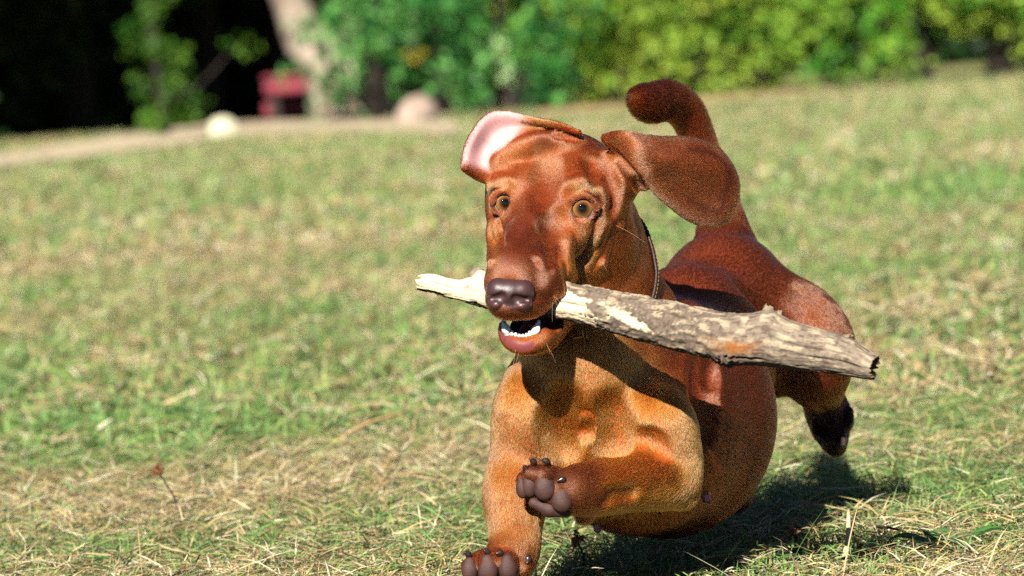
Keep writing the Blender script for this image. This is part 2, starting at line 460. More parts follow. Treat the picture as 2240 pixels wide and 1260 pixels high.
def carve_dog(d):
    # the stick lies between the jaws
    a, b = stick_axis(1040), stick_axis(1290)
    d.limb([tuple(a) + (40,), tuple(b) + (45,)], 8, op='sub', n=2)
    # mouth
    d.ell((1146, 712, -115), (38, 32, 66), 8, op='sub')
    d.limb([(1148, 700, -90, 34), (1190, 640, 20, 32)], 10, op='sub')
    # eyes: socket, eyeball position from the surface, lids
    for e in EYES:
        px, py = e['px']
        e['z'] = surf(d, px, py) + e['r'] - e['out']
        e['c'] = (px, py, e['z'])
    for e in EYES:
        px, py = e['px']; r = e['r']; z = e['z']
        def on(x, y, lift=0.0):
            q = r * r - (x - px) ** 2 - (y - py) ** 2
            return (x, y, z - math.sqrt(max(q, 0.0)) - lift)
        d.ell(e['c'], (r * 1.02, r * 1.02, r * 1.02), 14, op='sub')
        for path, rad, lift in e['lids']:
            pts = [on(px + x, py + y, lift) + (rad,) for x, y in path]
            d.limb(pts, 6, col=None, n=len(pts) * 4)
        d.ell(e['c'], (r, r, r), 0.0, op='sub')
    # folds and wrinkles: shallow furrows and low ridges laid on the surface
    def furrow(pts, k):
        Q = [(x, y, (surf(d, x, y) or 0) - r + dep * (0.38 if y < 470 or x < 1260 and y < 640 else 0.45 if y < 640 else 0.6 if y < 1000 and x < 1480 else 1.0), r) for x, y, r, dep in pts]
        d.limb(Q, k, op='sub')
    def ridge(pts, k):
        Q = [(x, y, (surf(d, x, y) or 0) + r - hgt * 0.5, r) for x, y, r, hgt in pts]
        d.limb(Q, k, col=None)
    for pts, k in (
        ([(1246, 414, 12, 4), (1274, 402, 14, 6), (1304, 414, 13, 5), (1318, 436, 9, 2)], 16),
        ([(1078, 414, 9, 3), (1096, 400, 12, 5), (1118, 404, 11, 4)], 16),
        ([(1330, 488, 10, 3), (1318, 540, 12, 5), (1288, 586, 11, 5)], 12),
        ([(1240, 520, 12, 3), (1238, 570, 13, 5), (1242, 604, 12, 4)], 14),
        ([(1170, 566, 9, 2), (1204, 592, 11, 4), (1226, 640, 10, 4)], 12),
        ([(1076, 490, 9, 3), (1078, 540, 10, 5), (1076, 575, 9, 4)], 12)):
        ridge(pts, k)
    for pts, k in (
        ([(1312, 482, 8, 2), (1300, 528, 11, 6), (1270, 558, 9, 3)], 12),
        ([(1344, 500, 8, 3), (1330, 550, 10, 5), (1304, 590, 9, 5)], 12),
        ([(1207, 530, 9, 6), (1203, 582, 10, 9)], 14), ([(1228, 535, 8, 6), (1225, 574, 9, 8)], 12),
        ([(1088, 484, 6, 2), (1095, 512, 7, 4), (1098, 540, 6, 3)], 10),
        ([(1196, 325, 24, 5), (1192, 380, 22, 4), (1188, 440, 20, 3)], 26),
        ([(1224, 470, 18, 7), (1208, 505, 22, 8)], 30),
        ([(1330, 380, 10, 3), (1350, 430, 12, 4), (1345, 470, 10, 3)], 16), ([(1296, 350, 12, 3), (1306, 395, 12, 3)], 18),
        # chest and shoulders
        ([(1228, 880, 30, 12), (1224, 940, 30, 14), (1240, 985, 26, 10)], 40), ([(1340, 890, 26, 8), (1346, 945, 26, 10), (1335, 985, 22, 8)], 36),
        ([(1274, 905, 14, 6), (1284, 928, 16, 8), (1272, 948, 14, 6)], 16), ([(1395, 955, 16, 5), (1430, 960, 16, 6), (1450, 985, 14, 4)], 22),
        ([(1538, 800, 22, 8), (1546, 880, 26, 12), (1536, 960, 24, 10)], 30), ([(1560, 790, 14, 4), (1556, 840, 14, 4)], 18),
        ([(1640, 640, 30, 6), (1700, 700, 34, 12), (1718, 780, 30, 12)], 40),
        ([(1330, 1098, 12, 4), (1350, 1086, 14, 6), (1390, 1082, 12, 4)], 18)):
        furrow(pts, k)
    furrow([(1326, 322, 9, 8), (1352, 346, 13, 14), (1384, 388, 13, 14), (1402, 412, 10, 8)], 8)
    furrow([(1214, 298, 7, 8), (1240, 300, 8, 12), (1262, 304, 7, 8)], 6)
    for x, y, r in ((1355, 493, 9), (1317, 576, 11), (1062, 457, 7)):
        d.ell((x, y, (surf(d, x, y) or 30) + 2), (r, r, r), 6)
    for x, y in NIPPLES:
        q = surf(d, x, y - 6)
        if q is not None:
            d.limb([(x, y - 3, q + 3, 8), (x, y + 3, q - 9, 7)], 5)

NIPPLES = [(1545, 1090), (1307, 1156)]
EYES = [dict(px=(1102.0, 444.0), r=32.0, out=12.0, look=(1500, 420, -3000),
             lids=[([(-25, 3), (-22, -15), (-7, -24), (11, -23), (23, -11), (24, 3)], 5.5, 9.0), ([(-25, 3), (-20, 16), (-4, 23), (12, 21), (23, 11), (24, 3)], 4.5, 0.8)]),
        dict(px=(1272.0, 456.0), r=34.5, out=13.5, look=(1560, 430, -3000),
             lids=[([(-32, 12), (-26, -11), (-5, -27), (16, -24), (30, -8), (32, 5)], 5.8, 10.0), ([(-32, 12), (-20, 20), (0, 25), (20, 21), (29, 12), (32, 5)], 4.5, 0.8)])]

def stick_axis(px):
    """centre line of the stick: photo x -> (px, py, depth)"""
    t = (px - 945.0) / (1905.0 - 945.0)
    return (px, 622 + t * 178 + 10 * math.sin(math.pi * t), -35 - 300 * t)

# ------------------------------------------------------------------ dog: colours, hair and small parts
def polyline_dist(P, pts, n=24):
    C = catmull(pts, n)
    dist = np.full(len(P), 1e9)
    for a, b in zip(C[:-1], C[1:]):
        ba = b - a
        t = np.clip(((P - a) @ ba) / max(ba @ ba, 1e-9), 0, 1)
        dist = np.minimum(dist, np.linalg.norm(P - a - t[:, None] * ba, axis=1))
    return dist

def to_px(P):
    d = P[:, 2]
    return np.stack([1120 + P[:, 0] * FPX / d, 630 - P[:, 1] * FPX / d, (d - D0) / UNIT], 1)

def smoothstep(a, b, x):
    t = np.clip((x - a) / (b - a), 0, 1)
    return t * t * (3 - 2 * t)

def quad_normals(P, Q):
    n = np.cross(P[Q[:, 2]] - P[Q[:, 0]], P[Q[:, 3]] - P[Q[:, 1]])
    N = np.stack([np.bincount(Q.ravel(), np.repeat(n[:, a], 4), len(P)) for a in range(3)], 1)
    return N / np.maximum(np.linalg.norm(N, axis=1), 1e-20)[:, None]

def blob_mesh(prims, vox, carve=()):
    """small organic solid from a list of ('ell', c, r, M) / ('cap', a, b, ra, rb) in metric view space"""
    lo = np.min([np.minimum(p[1], p[2] if p[0] == 'cap' else p[1]) - (max(p[3:5]) if p[0] == 'cap' else np.max(p[2])) for p in prims], 0) - 3 * vox
    hi = np.max([np.maximum(p[1], p[2] if p[0] == 'cap' else p[1]) + (max(p[3:5]) if p[0] == 'cap' else np.max(p[2])) for p in prims], 0) + 3 * vox
    F = Field(lo, hi, vox)
    k = vox * 4
    for op, L in (('add', prims), ('sub', carve)):
        for p in L:
            if p[0] == 'ell':
                e = np.full(3, np.max(p[2]))
                F.apply(f_ell(p[1], p[2], p[3]), p[1] - e, p[1] + e, k, op)
            else:
                m = max(p[3], p[4])
                F.apply(f_cap(p[1], p[2], p[3], p[4]), np.minimum(p[1], p[2]) - m, np.maximum(p[1], p[2]) + m, k, op)
    return F.mesh(2)

def coat_material():
    m, n, l, b = new_mat('dog_skin')
    a = n.new('ShaderNodeVertexColor'); a.layer_name = 'Col'
    w = n.new('ShaderNodeAttribute'); w.attribute_name = 'wet'
    no = n.new('ShaderNodeTexNoise'); no.inputs['Scale'].default_value = 900; no.inputs['Detail'].default_value = 3
    bp = n.new('ShaderNodeBump'); bp.inputs['Strength'].default_value = 0.25; bp.inputs['Distance'].default_value = 0.0005
    l.new(no.outputs['Fac'], bp.inputs['Height']); l.new(bp.outputs['Normal'], b.inputs['Normal'])
    dk = n.new('ShaderNodeMix'); dk.data_type = 'RGBA'; dk.blend_type = 'MULTIPLY'; dk.inputs['Factor'].default_value = 1.0
    bh = n.new('ShaderNodeAttribute'); bh.attribute_name = 'bare'
    l.new(a.outputs['Color'], dk.inputs['A']); l.new(bh.outputs['Fac'], dk.inputs['B']); l.new(dk.outputs['Result'], b.inputs['Base Color'])
    mr = n.new('ShaderNodeMapRange'); mr.inputs['To Min'].default_value = 0.85; mr.inputs['To Max'].default_value = 0.25
    l.new(w.outputs['Fac'], mr.inputs['Value']); l.new(mr.outputs['Result'], b.inputs['Roughness'])
    b.inputs['Specular IOR Level'].default_value = 0.2
    return m

def hair_material():
    m = bpy.data.materials.new('dog_coat'); m.use_nodes = True
    n, l = m.node_tree.nodes, m.node_tree.links
    n.remove(n['Principled BSDF'])
    a = n.new('ShaderNodeAttribute'); a.attribute_name = 'hcol'
    h = n.new('ShaderNodeBsdfHairPrincipled'); h.model = 'CHIANG'; h.parametrization = 'COLOR'
    h.inputs['Roughness'].default_value = 0.25
    h.inputs['Radial Roughness'].default_value = 0.5
    h.inputs['Coat'].default_value = 0.0
    h.inputs['IOR'].default_value = 1.46
    l.new(a.outputs['Color'], h.inputs['Color'])
    l.new(h.outputs[0], n['Material Output'].inputs[0])
    return m

def build_dog():
    d = build_dog_field(); carve_dog(d)
    P, Q = d.F.mesh(1)
    # keep the main shell only
    lab = np.arange(len(P))
    for _ in range(400):
        mn = lab[Q].min(1)
        nl = lab.copy()
        np.minimum.at(nl, Q.ravel(), np.repeat(mn, 4))
        nl = nl[nl]
        if (nl == lab).all(): break
        lab = nl
    big = np.bincount(lab).argmax()
    keep = lab == big
    re = np.cumsum(keep) - 1
    Q = re[Q[keep[Q[:, 0]]]]; P = P[keep]
    N = -quad_normals(P, Q)
    flip = 1.0
    px = to_px(P)
    # blended colour, hair length and hair flow from the shapes nearest to each vertex
    W = np.zeros(len(P)); Cc = np.zeros((len(P), 3)); Fl = np.zeros((len(P), 3)); Hl = np.zeros(len(P))
    sg = 0.006
    for fn, flow, col, hl in d.meta:
        dd = fn(P[:, 0].astype(np.float32), P[:, 1].astype(np.float32), P[:, 2].astype(np.float32))
        w = np.exp(-np.clip(dd, -0.01, 1) / sg)
        w[dd > 0.06] = 0
        f = np.array([flow[0], -flow[1], flow[2]], dtype=float); f /= np.linalg.norm(f)
        W += w; Cc += w[:, None] * col; Fl += w[:, None] * f; Hl += w * hl
    W = np.maximum(W, 1e-12)
    Cc /= W[:, None]; Fl /= W[:, None]; Hl = np.maximum(Hl / W, 2.4)
    toward = -N[:, 2]                                 # > 0 faces the camera
    x, y, z = px.T
    def mix(c, f):
        nonlocal Cc
        f = np.clip(f, 0, 1)[:, None]
        Cc = Cc * (1 - f) + np.asarray(c) * f
    nz = vnoise(P, 90, 1) * 0.6 + vnoise(P, 240, 2) * 0.4
    Cc *= (1 + 0.13 * nz)[:, None]
    hair = np.ones(len(P)); wet = np.zeros(len(P))
    head = (z < 260) & (y < 700)
    # warmer brows, cheeks and muzzle sides, darker midline
    for (cx, cy, rx, ry, col, f) in ((1280, 415, 36, 14, (206, 124, 66), .6), (1096, 412, 24, 14, (206, 124, 66), .6), (1268, 510, 34, 30, (186, 98, 44), .6), (1082, 545, 10, 40, (214, 124, 48), .7),
                                  (1250, 585, 22, 26, (214, 124, 50), .7), (1296, 560, 12, 40, (210, 120, 52), .6), (1200, 350, 70, 34, (176, 94, 48), .5), (1115, 572, 36, 22, (150, 72, 42), .7),
                                  (1195, 310, 34, 26, (84, 38, 26), .6), (1195, 625, 22, 36, (116, 50, 24), .8), (1145, 510, 40, 34, (96, 42, 24), .6), (1320, 330, 30, 30, (180, 98, 48), .5),
                                  (1330, 440, 26, 60, (116, 56, 32), .5)):
        e = ((x - cx) / rx) ** 2 + ((y - cy) / ry) ** 2
        mix(srgb(*col), f * np.exp(-e) * head)
    # the paws and the lower foreleg are darker
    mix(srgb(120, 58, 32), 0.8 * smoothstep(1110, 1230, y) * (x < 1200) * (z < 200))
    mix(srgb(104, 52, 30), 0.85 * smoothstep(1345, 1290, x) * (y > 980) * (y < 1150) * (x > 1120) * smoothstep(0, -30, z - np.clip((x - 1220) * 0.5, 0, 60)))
    # eyelid rims: dark margins, with the upper lid's shade painted in
    for e in EYES:
        cpx, cpy = e['px']
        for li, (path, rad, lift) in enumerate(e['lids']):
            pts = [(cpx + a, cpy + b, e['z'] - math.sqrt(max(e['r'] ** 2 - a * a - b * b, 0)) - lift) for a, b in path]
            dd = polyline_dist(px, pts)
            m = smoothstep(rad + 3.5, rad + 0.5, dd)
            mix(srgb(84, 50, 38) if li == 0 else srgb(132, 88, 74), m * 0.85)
            hair *= 1 - m
        dd = np.linalg.norm(px - np.array([cpx, cpy, e['z']]), axis=1)
        m = smoothstep(e['r'] + 3, e['r'] + 1, dd)
        mix(srgb(40, 22, 18), m); hair *= 1 - m
        m = smoothstep(e['r'] + 11, e['r'] + 6, dd) * smoothstep(cpy - 8, cpy - 14, y)  # underside of the upper lid: dark margin and lid shadow in one colour
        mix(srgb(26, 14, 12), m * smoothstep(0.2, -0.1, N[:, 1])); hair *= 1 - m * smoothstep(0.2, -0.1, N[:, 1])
    # bare pink inside of the flipped ear
    G = d.ear_l.reshape(-1, 3)
    near = np.full(len(P), 1e9)
    sel = (x < 1290) & (y < 415) & (z < 200)
    from_idx = np.where(sel)[0]
    for i in from_idx[:0]: pass
    Gs = d.ear_l[4::3, ::3].reshape(-1, 3)
    D2 = np.sqrt(((px[from_idx][:, None, :] - Gs[None]) ** 2).sum(2)).min(1)
    near[from_idx] = D2
    m = smoothstep(16, 10, near) * smoothstep(0.15, 0.45, toward) * smoothstep(1165, 1120, x + 0.5 * (y - 290)) * smoothstep(372, 345, y - 0.25 * (x - 1010))
    mix(srgb(210, 154, 150), m)
    crease_shade = np.exp(-(polyline_dist(px, [(1034, 298, 40), (1066, 312, 62), (1096, 334, 60)]) / 5.0) ** 2) + np.exp(-(polyline_dist(px, [(1092, 250, 60), (1090, 285, 72), (1098, 315, 66)]) / 4.0) ** 2)
    mix(srgb(160, 92, 88), m * crease_shade * 0.7)  # fold lines painted as darker pink shade; the ear sheet is smooth there
    hair *= 1 - 0.97 * m
    d.pink = m
    mix(srgb(170, 108, 56), smoothstep(16, 10, near) * smoothstep(1120, 1165, x) * smoothstep(1240, 1190, x) * 0.7)
    # ear rim paler, dark band inside it
    Rr = d.ear_r
    edge = np.concatenate([Rr[10:, 0], Rr[-1], Rr[::-1, -1]])
    de = np.full(len(P), 1e9); sel = np.where((x > 1380) & (x < 1640) & (y < 520) & (z < 160))[0]
    if len(sel):
        de[sel] = np.sqrt(((px[sel][:, None, :] - edge[None, ::2]) ** 2).sum(2)).min(1)
    mix(srgb(156, 92, 62), smoothstep(24, 6, de) * 0.8)
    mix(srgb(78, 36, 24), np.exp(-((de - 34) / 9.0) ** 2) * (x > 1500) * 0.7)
    # lips and mouth
    lip = polyline_dist(px, [(1102, 714, -106), (1110, 740, -150), (1138, 757, -172), (1168, 750, -162), (1192, 720, -106)])
    inmouth = ((x - 1148) / 48) ** 2 + ((y - 708) / 38) ** 2 + ((z + 75) / 110) ** 2
    m = smoothstep(1.25, 0.95, inmouth) * (y < 752)
    mix(srgb(40, 14, 14), m); hair *= 1 - m; wet = np.maximum(wet, m)
    m = smoothstep(14, 10, lip)
    mix(srgb(112, 56, 55), m); hair *= 1 - m; wet = np.maximum(wet, 0.8 * m)
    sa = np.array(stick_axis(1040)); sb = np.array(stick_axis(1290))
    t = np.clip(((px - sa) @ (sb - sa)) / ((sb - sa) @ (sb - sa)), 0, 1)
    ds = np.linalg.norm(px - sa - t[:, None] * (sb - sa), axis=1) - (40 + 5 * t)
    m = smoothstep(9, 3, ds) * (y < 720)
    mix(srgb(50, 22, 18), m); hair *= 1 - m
    # nipples and paw soles are bare
    for nx, ny in NIPPLES:
        m = smoothstep(12, 8.5, np.hypot(x - nx, y - ny - 1)) * (toward > -0.3)
        mix(srgb(240, 160, 150) if nx < 1590 else srgb(150, 80, 66), m); hair *= 1 - m
    # tail shading: dark top hair
    tl = smoothstep(560, 480, y) * (z > 900)
    mix(srgb(84, 40, 22), tl * 0.4 * (0.6 + 0.4 * vnoise(P, 160, 5)))
    Cc = np.clip(Cc, 0.005, 0.9)
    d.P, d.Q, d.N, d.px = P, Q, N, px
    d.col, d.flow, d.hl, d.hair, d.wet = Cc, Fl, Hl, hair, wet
    return d

def make_fur(d, parent, base, count, mat):
    P, Q, N = d.P, d.Q, d.N
    tri = np.concatenate([Q[:, [0, 1, 2]], Q[:, [0, 2, 3]]])
    A = 0.5 * np.linalg.norm(np.cross(P[tri[:, 1]] - P[tri[:, 0]], P[tri[:, 2]] - P[tri[:, 0]]), axis=1)
    h = d.hair[tri].mean(1)
    face = np.clip(-N[tri].mean(1)[:, 2], -0.4, 1) * 0.5 + 0.55
    zz = d.px[tri[:, 0], 2]
    w = A * h * face * (1 + 1.5 * np.exp(-((d.px[tri[:, 0], 0] - 1140) / 80) ** 2 - ((d.px[tri[:, 0], 1] - 590) / 90) ** 2) * (zz < 0)) * np.where(zz > 350, 0.75, 1.0) * np.where(d.px[tri[:, 0], 1] < 700, np.where(zz < 260, 1.9, 1), 1)
    w /= w.sum()
    r = np.random.default_rng(3)
    ti = r.choice(len(tri), size=count, p=w)
    u, v = r.random(count), r.random(count)
    m = u + v > 1; u[m], v[m] = 1 - u[m], 1 - v[m]
    T = tri[ti]
    B = lambda X: X[T[:, 0]] * (1 - u - v)[:, None] + X[T[:, 1]] * u[:, None] + X[T[:, 2]] * v[:, None]
    root = B(P); nrm = B(N); nrm /= np.linalg.norm(nrm, axis=1)[:, None]
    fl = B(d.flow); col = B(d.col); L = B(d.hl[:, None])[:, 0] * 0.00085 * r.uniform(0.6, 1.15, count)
    # clumping: hair directions wander smoothly over the coat
    wob = np.stack([vnoise(root, 110, 10), vnoise(root, 110, 11), vnoise(root, 110, 12)], 1)
    fl = fl / np.maximum(np.linalg.norm(fl, axis=1), 1e-9)[:, None] + 0.22 * wob + 0.06 * r.normal(size=(count, 3))
    tan = fl - nrm * (fl * nrm).sum(1)[:, None]
    tl = np.linalg.norm(tan, axis=1)
    tan /= np.maximum(tl, 1e-6)[:, None]
    lift = 0.12 + 0.05 * vnoise(root, 60, 14) + 0.04 * r.normal(size=count)
    lift = np.where(L > 0.0058, lift + 0.16, lift)
    d0 = tan + nrm * (lift + 0.10)[:, None]; d0 /= np.linalg.norm(d0, axis=1)[:, None]
    d1 = tan + nrm * (lift - 0.12)[:, None]; d1 /= np.linalg.norm(d1, axis=1)[:, None]
    root = root - nrm * 0.00005
    pts = np.stack([root, root + d0 * (L * 0.35)[:, None], root + d0 * (L * 0.35)[:, None] + (d0 + d1) * (L * 0.17)[:, None], root + d0 * (L * 0.35)[:, None] + (d0 + d1) * (L * 0.17)[:, None] + d1 * (L * 0.32)[:, None]], 1)
    rad = np.stack([np.full(count, 0.00014), np.full(count, 0.00013), np.full(count, 0.0001), np.full(count, 0.00003)], 1) * r.uniform(0.7, 1.2, count)[:, None]
    hv = bpy.data.hair_curves.new('fur')
    hv.add_curves([4] * count)
    W = v2w(pts.reshape(-1, 3)) - base
    hv.attributes['position'].data.foreach_set('vector', W.astype(np.float32).ravel())
    ra = hv.attributes.get('radius') or hv.attributes.new('radius', 'FLOAT', 'POINT')
    ra.data.foreach_set('value', rad.astype(np.float32).ravel())
    ca = hv.attributes.new('hcol', 'FLOAT_COLOR', 'CURVE')
    fs = B(d.flow); fs = fs - nrm * (fs * nrm).sum(1)[:, None]; fs /= np.maximum(np.linalg.norm(fs, axis=1), 1e-6)[:, None]
    sp = root - 0.8 * (root * fs).sum(1)[:, None] * fs
    streak = 0.6 * vnoise(sp, 420, 41) + 0.6 * vnoise(sp, 900, 42) + 0.35 * vnoise(root, 130, 43)
    g = (1 + 0.42 * streak + 0.10 * r.normal(size=count))[:, None]
    hc = np.ones((count, 4), dtype=np.float32)
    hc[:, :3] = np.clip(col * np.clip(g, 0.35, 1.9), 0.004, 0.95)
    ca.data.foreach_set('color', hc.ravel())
    hv.materials.append(mat)
    o = bpy.data.objects.new('fur', hv)
    COL.objects.link(o); o.parent = parent
    o['kind'] = 'stuff'
    return o

def plain_mat(name, col, rough=0.5, spec=0.5, coat=0.0, bump=None, var=0.0, vscale=300, sss=0.0):
    m, n, l, b = new_mat(name)
    b.inputs['Base Color'].default_value = (*col, 1)
    b.inputs['Roughness'].default_value = rough
    b.inputs['Specular IOR Level'].default_value = spec
    b.inputs['Coat Weight'].default_value = coat
    b.inputs['Coat Roughness'].default_value = 0.15
    if sss:
        b.inputs['Subsurface Weight'].default_value = sss
        b.inputs['Subsurface Radius'].default_value = (0.003, 0.001, 0.0006)
        b.inputs['Subsurface Scale'].default_value = 1.0
    if var:
        t = n.new('ShaderNodeTexCoord'); no = n.new('ShaderNodeTexNoise'); no.inputs['Scale'].default_value = vscale; no.inputs['Detail'].default_value = 4
        l.new(t.outputs['Object'], no.inputs['Vector'])
        mx = n.new('ShaderNodeMix'); mx.data_type = 'RGBA'
        mx.inputs['A'].default_value = (*(np.array(col) * (1 - var)), 1); mx.inputs['B'].default_value = (*np.clip(np.array(col) * (1 + var), 0, 1), 1)
        l.new(no.outputs['Fac'], mx.inputs['Factor']); l.new(mx.outputs['Result'], b.inputs['Base Color'])
    if bump:
        t = n.new('ShaderNodeTexCoord'); vo = n.new('ShaderNodeTexVoronoi'); vo.inputs['Scale'].default_value = bump[0]
        l.new(t.outputs['Object'], vo.inputs['Vector'])
        bp = n.new('ShaderNodeBump'); bp.inputs['Strength'].default_value = bump[1]; bp.inputs['Distance'].default_value = 0.0004
        l.new(vo.outputs['Distance'], bp.inputs['Height']); l.new(bp.outputs['Normal'], b.inputs['Normal'])
    return m

def eye_material():
    """local +Z of the eyeball looks along the gaze: pupil, ringed iris, limbus, white"""
    m, n, l, b = new_mat('dog_eye')
    t = n.new('ShaderNodeTexCoord'); sx = n.new('ShaderNodeSeparateXYZ'); l.new(t.outputs['Object'], sx.inputs[0])
    le = n.new('ShaderNodeVectorMath'); le.operation = 'NORMALIZE'; l.new(t.outputs['Object'], le.inputs[0])
    sx2 = n.new('ShaderNodeSeparateXYZ'); l.new(le.outputs[0], sx2.inputs[0])
    ac = n.new('ShaderNodeMath'); ac.operation = 'ARCCOSINE'; l.new(sx2.outputs['Z'], ac.inputs[0])
    rp = n.new('ShaderNodeValToRGB')
    sc = n.new('ShaderNodeMath'); sc.operation = 'DIVIDE'; sc.inputs[1].default_value = 1.2
    l.new(ac.outputs[0], sc.inputs[0]); l.new(sc.outputs[0], rp.inputs[0])
    cr = rp.color_ramp
    stops = [(0.0, (0.002, 0.002, 0.003)), (0.17, (0.002, 0.002, 0.003)), (0.21, srgb(46, 26, 14)), (0.33, srgb(104, 66, 36)), (0.47, srgb(158, 108, 56)),
             (0.54, srgb(138, 92, 44)), (0.585, srgb(58, 36, 20)), (0.625, srgb(214, 196, 188)), (1.0, srgb(220, 200, 196))]
    while len(cr.elements) < len(stops): cr.elements.new(0.5)
    for e, (p, c) in zip(cr.elements, stops):
        e.position = p; e.color = (*c, 1)
    no = n.new('ShaderNodeTexNoise'); no.inputs['Scale'].default_value = 900; l.new(t.outputs['Object'], no.inputs['Vector'])
    mx = n.new('ShaderNodeMix'); mx.data_type = 'RGBA'; mx.blend_type = 'MULTIPLY'; mx.inputs['Factor'].default_value = 0.5
    l.new(rp.outputs[0], mx.inputs['A']); l.new(no.outputs['Fac'], mx.inputs['B']); l.new(mx.outputs['Result'], b.inputs['Base Color'])
    b.inputs['Roughness'].default_value = 0.6
    b.inputs['Specular IOR Level'].default_value = 0.0
    b.inputs['Coat Weight'].default_value = 1.0
    b.inputs['Coat Roughness'].default_value = 0.03
    return m

def assemble_dog(hairs):
    d = build_dog()
    base = np.array(v2w(Vp(1330, 1000, 250))); base[2] = 0.0
    root = empty('dog', base)
    tag(root, 'running smooth brown long-eared dog carrying a stick in its mouth', 'dog')
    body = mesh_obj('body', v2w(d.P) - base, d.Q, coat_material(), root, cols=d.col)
    at_ = body.data.attributes.new('wet', 'FLOAT', 'POINT'); at_.data.foreach_set('value', d.wet.astype(np.float32))
    at_ = body.data.attributes.new('bare', 'FLOAT', 'POINT'); at_.data.foreach_set('value', (1 - 0.5 * d.hair).astype(np.float32))
    make_fur(d, root, base, hairs, hair_material())
    def part(name, prims, mat, vox=0.0008, carve=(), parent=root):
        p, q = blob_mesh(prims, vox, carve)
        return mesh_obj(name, v2w(p) - base, q, mat, parent)
    U = UNIT
    E = lambda p, r, M=None: ('ell', Vp(*p), np.array(r) * U, M)
    Cp = lambda a, b, ra, rb: ('cap', Vp(*a), Vp(*b), ra * U, rb * U)
    # eyes
    em = eye_material()
    for e in EYES:
        me = bpy.data.meshes.new('eye'); bm = bmesh.new()
        bmesh.ops.create_uvsphere(bm, u_segments=40, v_segments=24, radius=e['r'] * U)
        for v in bm.verts:                       # slightly bulging cornea
            c = v.co.normalized().z
            if c > 0.78: v.co *= 1 + 0.12 * ((c - 0.78) / 0.22) ** 1.5 * 0.6
        for f in bm.faces: f.smooth = True
        bm.to_mesh(me); bm.free(); me.materials.append(em)
        o = bpy.data.objects.new('eye', me); COL.objects.link(o); o.parent = root
        c = v2w(Vp(*e['c']))
        o.location = c - base
        g = v2w(Vp(*e['look'])) - c
        o.rotation_euler = Vector(g).to_track_quat('Z', 'Y').to_euler()
    # nose
    z = surf(d, 1116, 640)
    nm = plain_mat('nose_leather', srgb(58, 36, 37), 0.42, 0.5, 0.0, bump=(1500, 0.22), var=0.25, vscale=120)
    nose = part('nose', [E((1116, 640, z + 16), (50, 34, 36)), E((1090, 634, z + 14), (26, 26, 30)), E((1144, 636, z + 14), (26, 26, 30)),
                  E((1087, 663, z + 14), (20, 18, 26)), E((1143, 666, z + 14), (22, 18, 26)), E((1115, 672, z + 20), (24, 17, 30))], nm, 0.0006,
         [Cp((1078, 653, z - 8), (1097, 650, z - 18), 6, 9), Cp((1128, 654, z - 18), (1150, 655, z - 8), 9, 6), Cp((1095, 652, z - 18), (1100, 664, z - 14), 7, 5), Cp((1129, 656, z - 18), (1124, 668, z - 14), 7, 5),
          Cp((1112, 660, z - 18), (1113, 690, z), 2.2, 2.2)])
    am = plain_mat('nostril_wing', srgb(92, 50, 47), 0.4, 0.5, 0.0, var=0.2, vscale=150)
    part('nostril', [E((1086, 666, z + 6), (14, 10, 18))], am, 0.0005, (), nose)
    part('nostril', [E((1141, 669, z + 6), (17, 10, 18))], am, 0.0005, (), nose)
    # teeth, gum and tongue
    tm = plain_mat('tooth', srgb(236, 232, 222), 0.25, 0.5, 0.3)
    gm = plain_mat('gum', srgb(186, 84, 84), 0.3, 0.5, 0.4, var=0.2, vscale=200)
    gum = part('gum', [Cp((1110, 738, -134), (1126, 750, -150), 8, 9), Cp((1126, 750, -150), (1156, 750, -150), 9, 9), Cp((1156, 750, -150), (1172, 738, -134), 9, 8)], gm, 0.0007)
    part('tooth', [Cp((1114, 734, -148), (1107, 720, -156), 9.5, 8.5), Cp((1107, 720, -156), (1100, 701, -152), 8.5, 3.5)], tm, 0.0005, (), gum)
    part('tooth', [Cp((1165, 735, -148), (1172, 722, -156), 9.5, 8.5), Cp((1172, 722, -156), (1179, 703, -152), 8.5, 3.5)], tm, 0.0005, (), gum)
    for i, (tx, ty) in enumerate(((1120, 731), (1128, 736), (1136, 739), (1144, 739), (1152, 737), (1159, 732))):
        part('tooth', [Cp((tx, ty + 4, -164 + abs(i - 2.5) * 3), (tx, ty - 5, -167 + abs(i - 2.5) * 3), 5.2, 3.8)], tm, 0.0005, (), gum)
    part('tongue', [Cp((1142, 738, -112), (1165, 712, -40), 15, 20), Cp((1165, 712, -40), (1195, 660, 40), 20, 24)], plain_mat('tongue', srgb(120, 46, 48), 0.5, 0.4, 0.0, var=0.15), 0.001)
    # paw pads
    pm = plain_mat('paw_pad', srgb(64, 41, 36), 0.55, 0.3, 0.0, bump=(1900, 0.5), var=0.55, vscale=150)
    for (x, y, rx, ry, dz) in ((1143, 1063, 13, 25, 6), (1159, 1055, 17, 30, 9), (1191, 1063, 22, 29, 9), (1228, 1092, 21, 26, 9),
                               (1027, 1244, 16, 24, 7), (1067, 1243, 20, 29, 9), (1110, 1240, 18, 27, 8)):
        q = surf(d, x, y)
        if q is not None:
            part('paw_pad', [E((x, y - 2, q + 8), (rx * 0.95, ry, 5 + dz)), E((x + 1, y + ry * 0.3, q + 8), (rx * 1.05, ry * 0.78, 5 + dz))], pm, 0.0008)
    q = surf(d, 1205, 1112) or -60
    part('paw_pad', [Cp((1168, 1100, q + 6), (1202, 1115, q + 2), 12, 15), Cp((1202, 1115, q + 2), (1238, 1120, q + 6), 15, 13)], pm, 0.0008)
    part('paw_pad', [E((1274, 1132, -16), (15, 16, 14))], plain_mat('carpal_pad', srgb(52, 34, 32), 0.5, 0.3, bump=(900, .6)), 0.0008)
    # claws
    cm = plain_mat('claw', srgb(40, 28, 25), 0.3, 0.5, 0.2, var=0.5, vscale=90)
